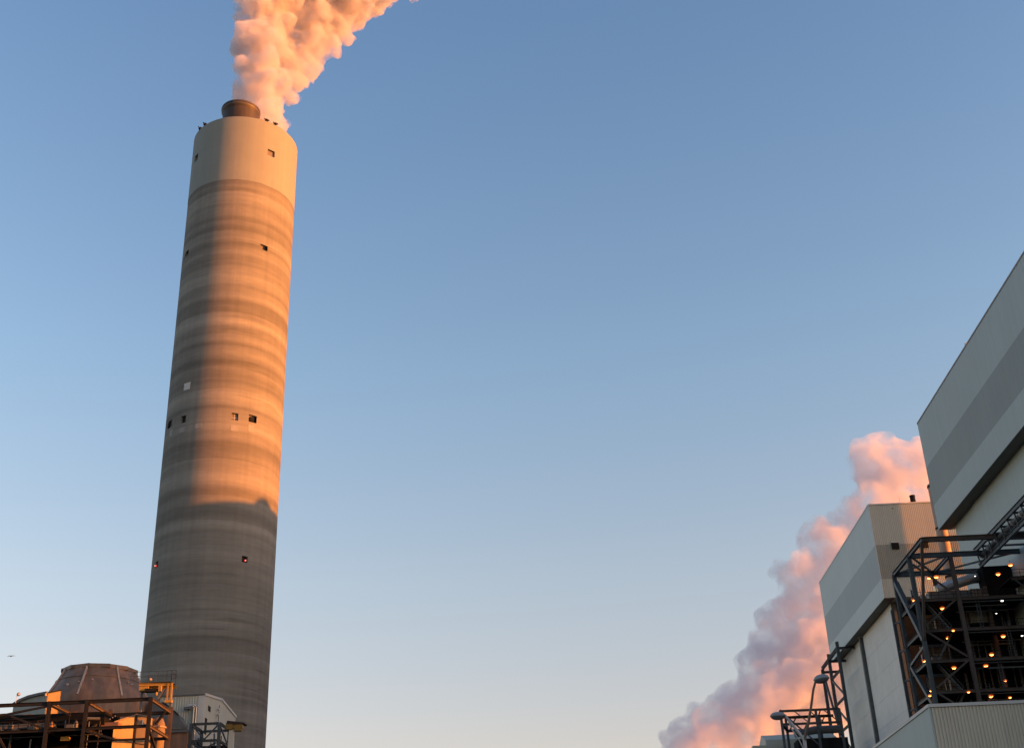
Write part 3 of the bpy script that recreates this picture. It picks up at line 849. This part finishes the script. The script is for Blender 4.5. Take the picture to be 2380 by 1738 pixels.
# ------------------------------------------------------------------ twin street lamp
sl = thing('street_lamp', 'galvanised street lamp post with two outstretched arms and oval heads', 'street lamp', (8.56, 44, 0))
q = MB().tube([(8.56, 44, 0), (8.56, 44, 4.5), (8.56, 44, 9.1)], [0.11, 0.085, 0.06], 14).build('pole', 'galvanised', sl); smooth_angle(q, 60)
q = MB().tube([(8.56, 44, 8.9), (8.60, 43.95, 9.05), (8.74, 43.7, 9.5), (8.88, 43.5, 10.05), (8.98, 43.35, 10.5), (9.06, 43.2, 10.74)], [0.055, 0.05, 0.047, 0.043, 0.04, 0.04], 12).build('arm', 'galvanised_brown', sl); smooth_angle(q, 60)
q = MB().tube([(8.56, 44, 8.9), (8.45, 44.0, 9.12), (8.25, 44.05, 9.45), (8.06, 44.1, 9.75), (7.96, 44.1, 9.82)], [0.055, 0.05, 0.047, 0.043, 0.04], 12).build('arm', 'galvanised', sl); smooth_angle(q, 60)
q = MB().tube([(8.50, 44, 8.62), (8.38, 44.0, 8.95), (8.20, 44.03, 9.3), (8.10, 44.06, 9.65)], 0.022, 8).build('stay', 'galvanised', sl); smooth_angle(q, 60)
def lamp_head(c, dirx, sx):
    """cobra-style oval head, long axis along dirx"""
    d = Vector((dirx[0], dirx[1], 0)).normalized(); u = Vector((-d.y, d.x, 0))
    n = 20
    def ring(z, a, b, sh=0.0):
        return [Vector(c) + d * (a * math.cos(2 * math.pi * k / n) * sx + sh) + u * (b * math.sin(2 * math.pi * k / n) * sx) + Vector((0, 0, z * sx * 1.25)) for k in range(n)]
    top = MB(); rs = [ring(0.0, 0.31, 0.16), ring(0.03, 0.315, 0.165), ring(0.08, 0.27, 0.14), ring(0.12, 0.19, 0.1), ring(0.135, 0.08, 0.05)]
    top.quadmesh([v for r_ in rs for v in r_], [(i * n + k, i * n + (k + 1) % n, (i + 1) * n + (k + 1) % n, (i + 1) * n + k) for i in range(4) for k in range(n)] + [tuple(range(4 * n, 5 * n)), tuple(range(n))[::-1]])
    h = top.build('lamp_head', 'lamp_housing', sl); smooth_angle(h, 50)
    bot = MB(); rs = [ring(-0.004, 0.30, 0.155), ring(-0.05, 0.28, 0.14), ring(-0.10, 0.20, 0.10), ring(-0.12, 0.08, 0.05)]
    bot.quadmesh([v for r_ in rs for v in r_], [((i + 1) * n + k, (i + 1) * n + (k + 1) % n, i * n + (k + 1) % n, i * n + k) for i in range(3) for k in range(n)] + [tuple(range(3 * n, 4 * n))[::-1], tuple(range(n))])
    b = bot.build('lens', 'lamp_lens', h); smooth_angle(b, 50)
    rim = MB(); rs = [ring(-0.012, 0.305, 0.16), ring(-0.012, 0.325, 0.175), ring(0.018, 0.325, 0.175), ring(0.018, 0.30, 0.155)]
    rim.quadmesh([v for r_ in rs for v in r_], [(i * n + k, i * n + (k + 1) % n, (i + 1) * n + (k + 1) % n, (i + 1) * n + k) for i in range(3) for k in range(n)])
    rim.build('rim', 'lamp_lens', h)
lamp_head((9.24, 43.0, 10.78), (0.72, -0.7), 0.95)
lamp_head((7.78, 44.12, 9.80), (-1.0, 0.1), 0.85)

# ------------------------------------------------------------------ process plant at the foot of the chimney (left)
fr = thing('plant_steelwork', 'tall brown steelwork before the rusty vessel, sunlit duct inside', 'steel frame', (-63, 165, 0))
def fb(p, q_, b=0.34, h=0.42, nm='beam', m_='steel_brown'): return MB().ibeam(p, q_, b, h).build(nm, m_, fr)
COLX = (-75.5, -66.15, -61.2, -52.8)
for y in (160, 169):
    for x in COLX:
        fb((x, y, 0), (x, y, 37.0 if y == 160 else 37.5), 0.44, 0.44, 'column', 'steel_shadow' if y == 160 else 'steel_brown_light')
    for z in (36.75, 33.3, 29.6, 25.5):
        for xa, xb in zip(COLX, COLX[1:]):
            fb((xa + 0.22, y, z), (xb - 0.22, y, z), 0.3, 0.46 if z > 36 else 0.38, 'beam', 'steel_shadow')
for x in COLX:
    for z in (36.75, 33.35, 29.6, 25.5):
        fb((x, 160.25, z), (x, 168.75, z), 0.3, 0.4, 'beam', 'steel_brown_light')
fb((-60.9, 160.05, 31.7), (-53.0, 160.05, 31.7), 0.2, 0.24, 'beam', 'steel_shadow')
for p, q_ in (((-75.2, 160, 35.0), (-66.4, 160, 36.4)), ((-71.0, 160, 35.3), (-66.4, 160, 33.5)), ((-65.9, 160, 36.4), (-63.2, 160, 35.1)), ((-72.5, 160, 33.0), (-70.2, 160, 29.8)), ((-75.3, 160, 29.8), (-72.5, 160, 33.0)),
              ((-60.9, 160, 33.0), (-57.0, 160, 31.8)), ((-52.8, 160.4, 33.0), (-52.8, 166, 29.8)), ((-52.8, 166.5, 36.4), (-54.3, 167.6, 35.0)), ((-61.2, 160.4, 33.0), (-61.2, 168.5, 36.4))):
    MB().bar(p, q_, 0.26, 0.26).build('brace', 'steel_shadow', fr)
# decks, ducts and pipes inside the frame
dk = random.Random(8)
for z in (33.55, 29.85):
    MB().box(-75.2, -60.9 if z > 33 else -59.4, 160.6, 168.6, z, z + 0.08).build('platform', 'grating', fr)
    railing(MB(), (-75.2, 160.7), (-61.4, 160.7), z + 0.08).build('railing', 'steel_brown', fr)
MB().box(-74.5, -60.2, 164.2, 167.2, 34.6, 36.3).build('duct', 'casing_dark', fr)
MB().box(-75, -66.6, 163, 167, 34.3, 34.9).build('duct', 'pipe_grey', fr)
MB().box(-70, -61.5, 166.5, 168.4, 29.9, 34.2).build('duct', 'casing_dark', fr)
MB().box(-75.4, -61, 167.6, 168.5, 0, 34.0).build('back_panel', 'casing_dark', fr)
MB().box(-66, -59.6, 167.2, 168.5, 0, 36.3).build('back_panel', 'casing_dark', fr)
for x, m_, r_ in ((-62.4, 'pipe_silver', 0.14), (-61.75, 'pipe_grey', 0.07), (-60.3, 'steel_brown', 0.1), (-67.5, 'steel_black', 0.2), (-72, 'pipe_grey', 0.15)):
    q = MB().tube([(x, 163, 20), (x, 163, 34.8)], r_, 10).build('pipe', m_, fr); smooth_angle(q, 60)
q = MB().tube([(-62.4, 163, 34.8), (-62.0, 163, 35.2), (-60.5, 163.4, 35.2)], 0.2, 10).build('elbow', 'pipe_grey', fr)
for k in range(5):
    x = -74 + k * 2.4
    MB().box(x, x + dk.uniform(0.6, 1.4), 162, 163.2, 33.65, 34.1 + dk.uniform(0, 0.5)).build('equipment_box', dk.choice(['pipe_grey', 'casing_dark', 'steel_black']), fr)
MB().box(-64.7, -63.7, 161.4, 162.2, 32.2, 32.7).build('junction_box', 'yellow_paint', fr)
MB().box(-60.6, -58.4, 164.5, 166, 34.2, 34.9).build('duct', 'tank_rust', fr)
for k in range(3):
    MB().ellipsoid((-59.0 + 0.33 * k, 163.0, 35.0 + 0.19 * k), 0.08, 0.08, 0.08, 8, 6).build('bolt', 'pipe_silver', fr)

ck = random.Random(21)
for k in range(16):
    x = ck.uniform(-75, -60.5); y = ck.uniform(161.2, 165.5); z = ck.choice((29.9, 33.65))
    MB().tube([(x, y, z), (x, y, z + ck.uniform(0.9, 2.9))], ck.uniform(0.04, 0.12), 8).build('pipe', ck.choice(['steel_black', 'pipe_grey', 'steel_brown']), fr)
for k in range(10):
    x = ck.uniform(-75, -63); y = ck.uniform(161, 165); z = ck.choice((32.7, 33.0, 36.1, 35.7, 31.2))
    MB().tube([(x, y, z), (x + ck.uniform(1.5, 5), y, z)], ck.uniform(0.04, 0.10), 8).build('pipe', ck.choice(['steel_black', 'pipe_grey', 'galvanised_brown']), fr)
for k in range(8):
    x = ck.uniform(-75, -61.5); y = ck.uniform(162, 166); z = ck.choice((29.95, 33.65))
    MB().lathe([(0.25, z), (0.3, z + 0.1), (0.3, z + ck.uniform(0.6, 1.1)), (0.12, z + 1.3)], x, y, 12).build('valve', ck.choice(['pipe_grey', 'steel_black', 'tank_rust']), fr)

# sunlit duct inside the frame
dc = thing('gas_duct', 'pale gas duct glowing orange in low sun inside the brown frame', 'duct', (-57.3, 168.5, 0))
base = [(-59.1, 165.0), (-57.05, 167.7), (-55.35, 168.05), (-55.35, 171.5), (-59.1, 171.5)]
vs = [(x, y, 0) for x, y in base] + [(-59.1, 165.0, 34.9), (-57.05, 167.7, 36.35), (-55.35, 168.05, 36.05), (-55.35, 171.5, 36.3), (-59.1, 171.5, 36.3)]
dm = MB().quadmesh(vs, [(4, 3, 2, 1, 0), (0, 1, 6, 5), (1, 2, 7, 6), (2, 3, 8, 7), (3, 4, 9, 8), (4, 0, 5, 9), (5, 6, 7, 8, 9)])
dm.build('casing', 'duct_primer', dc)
MB().bar((-57.0, 167.55, 20), (-57.0, 167.55, 36.3), 0.2, 0.3).build('stiffener', 'steel_brown', dc)
MB().bar((-59.0, 164.95, 33.0), (-57.1, 167.5, 32.7), 0.12, 0.16).build('stiffener', 'duct_primer_dull', dc)
MB().bar((-56.9, 167.6, 32.7), (-55.4, 167.9, 32.5), 0.12, 0.16).build('stiffener', 'duct_primer_dull', dc)
MB().bar((-59.1, 164.95, 35.0), (-57.05, 167.6, 36.42), 0.12, 0.16).build('flange', 'duct_primer_dull', dc)
MB().bar((-57.0, 167.6, 36.42), (-55.3, 167.95, 36.1), 0.12, 0.16).build('flange', 'duct_primer_dull', dc)
MB().bar((-56.2, 167.8, 35.0), (-56.2, 167.8, 35.7), 0.12, 0.08).build('handle', 'pipe_silver', dc)
vz = thing('round_vessel', 'small round brown vessel end beside the sunlit duct', 'vessel', (-54.7, 170.6, 0))
q = MB().lathe([(1.0, 0), (1.0, 34.6), (0.9, 35.6), (0.6, 36.3), (0.1, 36.5)], -54.9, 170.6, 28).build('shell', 'duct_primer_dull', vz); smooth_angle(q, 50)
MB().lathe([(1.0, 35.0), (1.12, 35.0), (1.12, 35.2), (1.0, 35.2)], -54.9, 170.6, 28).build('flange', 'rust_rib', vz)

# rusty conical vessel
tk = thing('conical_vessel', 'big rusty brown vessel with sloping ribbed shoulders beside the chimney', 'vessel', (-69.3, 185, 0))
TXc, TYc = -69.3, 185.0
q = MB().lathe([(8.0, 0), (8.0, 41.4), (7.9, 41.9), (7.3, 42.9), (6.2, 44.75), (5.38, 46.3), (5.28, 46.32), (5.28, 45.9), (0.1, 45.9)], TXc, TYc, 72).build('shell', 'tank_rust', tk); smooth_angle(q, 24)
MB().lathe([(6.2, 44.7), (6.32, 44.7), (6.28, 44.84), (6.16, 44.84)], TXc, TYc, 72, caps=False).build('weld_band', 'tank_rust', tk)
th_cam = math.degrees(math.atan2(-TYc, -TXc))
for k in range(8):
    a = R(th_cam - 20 + 45 * k)
    P = lambda r_, z: (TXc + r_ * math.cos(a), TYc + r_ * math.sin(a), z)
    rb = MB()
    for (ra, za), (rb_, zb) in zip([(8.05, 41.6), (7.38, 42.9), (6.28, 44.77)], [(7.38, 42.9), (6.28, 44.77), (5.46, 46.4)]):
        rb.bar(P(ra, za), P(rb_, zb), 0.24, 0.3)
    rb.build('rib', 'rust_rib', tk)
NP = 12
for k in range(NP):
    a = R(th_cam - 5 + 360 / NP * k)
    n_, u_ = Vector((math.cos(a), math.sin(a), 0)), Vector((-math.sin(a), math.cos(a), 0))
    c = Vector((TXc, TYc, 0)) + n_ * 5.42
    hw = 5.42 * math.tan(math.pi / NP) * 1.12
    off = u_ * 0.18
    vs = [c - u_ * hw + off + Vector((0, 0, z)) + n_ * d for d in (0, 0.06) for z in (46.15, 46.7)] + [c + u_ * hw + off + Vector((0, 0, z)) + n_ * d for d in (0, 0.06) for z in (46.15, 46.7)]
    MB().quadmesh(vs, [(0, 1, 3, 2), (4, 6, 7, 5), (0, 4, 5, 1), (2, 3, 7, 6), (1, 5, 7, 3), (0, 2, 6, 4)]).build('rim_plate', 'tank_rust', tk)
for a_, z, s_ in ((-8, 44.0, 0.16), (-24, 43.7, 0.14), (38, 44.1, 0.14), (43, 43.8, 0.16), (-38, 43.4, 0.2)):
    a = R(th_cam + a_); rr = 7.3 - (z - 42.9) * 0.595 + 0.1
    MB().ellipsoid((TXc + rr * math.cos(a), TYc + rr * math.sin(a), z), s_, s_, s_, 8, 6).build('nozzle', 'rust_rib', tk)

# yellow gantry beside the vessel, with handrails
yg = thing('yellow_gantry', 'yellow maintenance gantry with thin handrails beside the rusty vessel', 'gantry', (-56, 172, 0))
MB().ibeam((-58.4, 171.4, 41.3), (-53.6, 171.4, 41.15), 0.3, 0.4).build('beam', 'yellow_paint', yg)
MB().ibeam((-58.4, 173.2, 41.3), (-53.6, 173.2, 41.15), 0.3, 0.4).build('beam', 'yellow_paint', yg)
for x in (-54.25, -53.75):
    MB().bar((x, 171.4, 38.9), (x, 171.4, 41.3), 0.22, 0.22).build('post', 'yellow_paint', yg)
MB().box(-54.5, -53.5, 171.1, 171.7, 38.6, 38.95).build('foot_beam', 'yellow_paint', yg)
MB().box(-58.3, -57.0, 171.2, 172.6, 40.4, 41.0).build('hoist_trolley', 'yellow_paint', yg)
MB().box(-57.4, -55.8, 171.0, 171.9, 40.2, 40.65).build('hoist_motor', 'steel_black', yg)
MB().box(-55.5, -55.1, 171.0, 171.5, 40.2, 41.0).build('bracket', 'yellow_paint', yg)
MB().ellipsoid((-55.75, 171.2, 39.9), 0.16, 0.16, 0.3, 10, 6).build('hook_block', 'yellow_paint', yg)
MB().bar((-55.6, 171.6, 39.2), (-54.7, 171.6, 40.6), 0.5, 0.25).build('diagonal_plate', 'pipe_grey', yg)
MB().box(-58.3, -53.9, 171.4, 173.4, 41.52, 41.58).build('deck', 'grating', yg)
rl = railing(MB(), (-58.3, 171.4), (-53.9, 171.4), 41.6, 1.5)
railing(rl, (-60.4, 173.4), (-53.9, 173.4), 42.4, 1.2)
railing(rl, (-53.9, 171.4), (-53.9, 173.4), 41.6, 1.5)
rl.build('handrail', 'steel_blue', yg)
for x, y in ((-58.2, 172.4), (-54.0, 172.4)):
    MB().bar((x, y, 0), (x, y, 41.0), 0.3).build('leg', 'pipe_grey', yg)
MB().ellipsoid((-56.9, 171.5, 42.0), 0.22, 0.22, 0.2, 10, 6).build('floodlight', 'rust_rib', yg)

# curved roof shed with a sunlit end panel
cs = thing('curved_shed', 'grey shed with a curved roof, its end wall glowing orange', 'building', (-74, 172, 0))
topc = [(-76.2, 39.35), (-75.2, 39.8), (-73.8, 40.15), (-72.2, 40.3), (-70.8, 40.37)]
vs = []; n = len(topc)
FY_ = lambda x: 170 + (-70.8 - x) * 0.34
for x, z in topc: vs.append((x, FY_(x), z))
for x, z in topc: vs.append((x, 174.5, z + 1.3))
for x, z in topc: vs.append((x, FY_(x), 0))
for x, z in topc: vs.append((x, 174.5, 0))
fs = []
for i in range(n - 1):
    fs += [(i, i + 1, n + i + 1, n + i), (2 * n + i, 2 * n + i + 1, i + 1, i), (3 * n + i + 1, 3 * n + i, n + i, n + i + 1)]
fs += [(n - 1, 3 * n - 1, 4 * n - 1, 2 * n - 1), (2 * n, 0, n, 3 * n)]
MB().quadmesh(vs, fs).build('wall', 'clad_dark', cs)
eave = MB()
for (xa, za), (xb, zb) in zip(topc, topc[1:]):
    eave.bar((xa, FY_(xa) - 0.15, za + 0.05), (xb, FY_(xb) - 0.15, zb + 0.05), 0.3, 0.36)
eave.build('eave', 'pipe_grey', cs)
MB().quadmesh([(-70.78, 170.05, 0), (-70.78, 174.45, 0), (-70.78, 174.45, 41.6), (-70.78, 170.05, 40.32), (-70.7, 170.05, 0), (-70.7, 174.45, 0), (-70.7, 174.45, 41.6), (-70.7, 170.05, 40.32)], [(3, 2, 1, 0), (4, 5, 6, 7), (0, 1, 5, 4), (1, 2, 6, 5), (2, 3, 7, 6), (3, 0, 4, 7)]).build('end_panel', 'duct_primer', cs)  # end wall's sunlit tone and the front's shade put into separate materials
MB().bar((-70.72, 170, 40.43), (-70.72, 174.5, 41.75), 0.14, 0.16).build('roof_edge', 'steel_black', cs)
MB().ellipsoid((-70.9, 169.7, 40.1), 0.16, 0.16, 0.2, 8, 6).build('wall_lamp', 'rust_rib', cs)
ms = thing('light_mast', 'thin mast with a small round floodlight above the curved shed', 'mast', (-75.3, 170.4, 39.0))
MB().tube([(-75.35, 170.4, 38.9), (-75.25, 170.4, 40.4)], 0.035, 6).build('pole', 'galvanised', ms)
MB().ellipsoid((-75.05, 170.4, 40.5), 0.27, 0.2, 0.27, 12, 8).build('floodlight', 'lamp_housing', ms)
MB().ellipsoid((-75.0, 170.24, 40.48), 0.15, 0.08, 0.15, 10, 6).build('lens', 'pale_patch', ms)

# grey gabled house in front of the chimney
gh = thing('gabled_house', 'grey corrugated plant house with a kinked gable in front of the chimney', 'building', (-60, 197, 0))
XG = -53.65
MB().prism([(188, 0), (188, 43.1), (197.6, 44.3), (207.2, 43.4), (207.2, 0)], 'x', -60.6, XG).build('wall', 'clad_warm', gh)
MB().corr_x(-60.5, XG - 0.1, 187.98, 30, 43.0, 0.4, 0.06).build('corrugated_sheet', 'clad_warm', gh)
MB().box(XG - 0.9, XG + 0.03, 187.86, 187.98, 30, 43.05).build('corner_trim', 'trim_grey', gh)
MB().bar((XG + 0.05, 187.9, 43.2), (XG + 0.05, 197.6, 44.4), 0.2, 0.35).build('bargeboard', 'trim_grey', gh)
MB().bar((XG + 0.05, 197.6, 44.4), (XG + 0.05, 207.3, 43.5), 0.2, 0.35).build('bargeboard', 'trim_grey', gh)
MB().bar((-60.6, 187.85, 43.2), (XG, 187.85, 43.2), 0.2, 0.2).build('gutter', 'pipe_grey', gh)
MB().box(XG, XG + 0.06, 190.2, 191.5, 41.2, 42.0).build('window', 'dark_void', gh)
MB().box(XG, XG + 0.07, 188.9, 190.0, 37.5, 39.9).build('door', 'dark_void', gh)
for x in (-55.15, -54.75):
    q = MB().tube([(x, 187.6, 30), (x, 187.6, 41.2), (x - 0.15, 187.5, 41.5), (x - 0.5, 187.4, 41.6), (x - 1.0, 187.4, 41.35)], 0.14, 12).build('exhaust_pipe', 'pipe_silver', gh); smooth_angle(q, 60)
MB().box(-56.5, -55.6, 187.1, 187.7, 40.9, 41.25).build('cowl', 'pipe_grey', gh)
an = MB().bar((XG + 0.3, 195.5, 39), (XG + 0.3, 195.5, 43.1), 0.08)
an.bar((XG, 195.5, 40), (XG + 0.3, 195.5, 40), 0.08)
an.build('antenna_mast', 'pipe_grey', gh)
for z in (42.3, 41.5):
    MB().ellipsoid((XG + 0.35, 195.1, z), 0.22, 0.3, 0.22, 10, 6).build('loudspeaker', 'trim_grey', gh)

# sloping dark duct between frame and house
sd = thing('sloping_duct', 'dark grey duct sloping down between brown frame and plant house', 'duct', (-58, 184, 0))
MB().prism([(-60.4, 0), (-60.4, 41.6), (-58.6, 41.2), (-57.0, 40.2), (-56.9, 39.95), (-56.1, 39.3), (-56.0, 39.0), (-54.3, 37.0), (-54.3, 0)], 'y', 183.2, 186.2).build('casing', 'pipe_grey', sd)
MB().bar((-58.6, 183.15, 41.25), (-56.95, 183.15, 40.25), 0.16, 0.16).build('flange', 'steel_black', sd)
MB().bar((-56.8, 183.15, 39.95), (-56.0, 183.15, 39.25), 0.16, 0.16).build('flange', 'steel_black', sd)
gal = thing('walkway', 'dark walkway beam between brown frame and small blue frame', 'walkway', (-54, 179, 0))
MB().ibeam((-58, 179, 36.2), (-53.3, 179, 36.2), 0.3, 0.5).build('beam', 'pipe_grey', gal)
MB().box(-58, -53.3, 179.2, 181, 33.0, 36.0).build('trough', 'tank_rust', gal)
railing(MB(), (-58, 179), (-53.3, 179), 36.45, 0.5).build('railing', 'pipe_grey', gal)
for x in (-57.5, -53.8):
    MB().bar((x, 180, 0), (x, 180, 33), 0.3).build('leg', 'steel_blue', gal)

# small dark frame
sf = thing('small_frame', 'small blue black steel frame with crossed braces before the plant house', 'steel frame', (-51, 183, 0))
def sb(p, q_, w=0.32, nm='beam'): return MB().ibeam(p, q_, w, w).build(nm, 'steel_blue', sf)
for x in (-53.06, -48.9):
    for y in (180, 185.7):
        sb((x, y, 0), (x, y, 37.3), 0.42, 'column')
    for z in (37.2, 34.8, 32.6):
        sb((x, 180.2, z), (x, 185.5, z))
for y in (180, 185.7):
    for z in (37.2, 34.8, 32.6):
        sb((-52.85, y, z), (-49.1, y, z))
for p, q_ in (((-52.8, 180, 36.9), (-51, 180, 35.0)), ((-51, 180, 35.0), (-49.2, 180, 36.9)), ((-52.8, 180, 34.5), (-49.2, 180, 32.8)), ((-49.2, 180, 34.5), (-52.8, 180, 32.8)), ((-48.9, 180.3, 36.9), (-48.9, 185.4, 34.9))):
    MB().bar(p, q_, 0.18).build('brace', 'steel_blue', sf)
dk = random.Random(4)
for k in range(9):
    x = -52.6 + dk.uniform(0, 3.4); z = 33 + dk.uniform(0, 1.5)
    MB().tube([(x, 182 + dk.uniform(-1, 1), z), (x + dk.uniform(-0.9, 0.9), 182 + dk.uniform(-1, 1), z + dk.uniform(0.8, 2.4))], dk.uniform(0.06, 0.14), 8).build('pipe', dk.choice(['steel_blue', 'pipe_grey', 'steel_black']), sf)
MB().box(-52.9, -49, 183, 185.4, 28, 34.6).build('equipment_box', 'steel_black', sf)
MB().box(-52.9, -47, 180.4, 185.5, 32.2, 32.4).build('deck', 'grating', sf)

# pale post with a yellow jib head
jb = thing('jib_crane', 'pale post carrying a dull yellow jib crane head', 'crane', (-47.05, 180, 0))
MB().bar((-47.05, 180, 0), (-47.05, 180, 36.2), 0.72, 0.6).build('post', 'clad_warm', jb)
MB().prism([(-47.9, 36.75), (-47.7, 37.45), (-45.2, 37.05), (-45.3, 36.9)], 'y', 179.5, 181.5).build('top_plate', 'steel_brown', jb)
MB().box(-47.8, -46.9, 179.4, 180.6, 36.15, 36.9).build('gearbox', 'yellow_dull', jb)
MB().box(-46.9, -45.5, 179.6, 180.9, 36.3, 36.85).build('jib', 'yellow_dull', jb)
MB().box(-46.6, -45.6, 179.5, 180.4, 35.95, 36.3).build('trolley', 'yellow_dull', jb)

# a bird far off over the plant
bd = MB()
bc = Vector((-54.2, 120, 32.85))
bd.ellipsoid(bc, 0.06, 0.18, 0.06, 8, 6)
for s_ in (-1, 1):
    a = bc + Vector((0.04 * s_, -0.06, 0.02)); b = bc + Vector((0.2 * s_, 0.02, 0.05)); c = bc + Vector((0.4 * s_, 0.1, 0.01))
    w = [a, b, c, b + Vector((0, 0.14, 0)), a + Vector((0, 0.2, 0))]
    bd.quadmesh(w + [p + Vector((0, 0, 0.02)) for p in w], [(0, 1, 3, 4), (1, 2, 3), (9, 8, 6, 5), (8, 7, 6), (0, 5, 6, 1), (1, 6, 7, 2), (2, 7, 8, 3), (3, 8, 9, 4)])
tag(bd.build('bird', 'bird_plumage'), 'tiny dark bird gliding in the open sky above the brown frame', 'bird')

for o in bpy.data.objects:
    if '_o' in o.keys(): del o['_o']
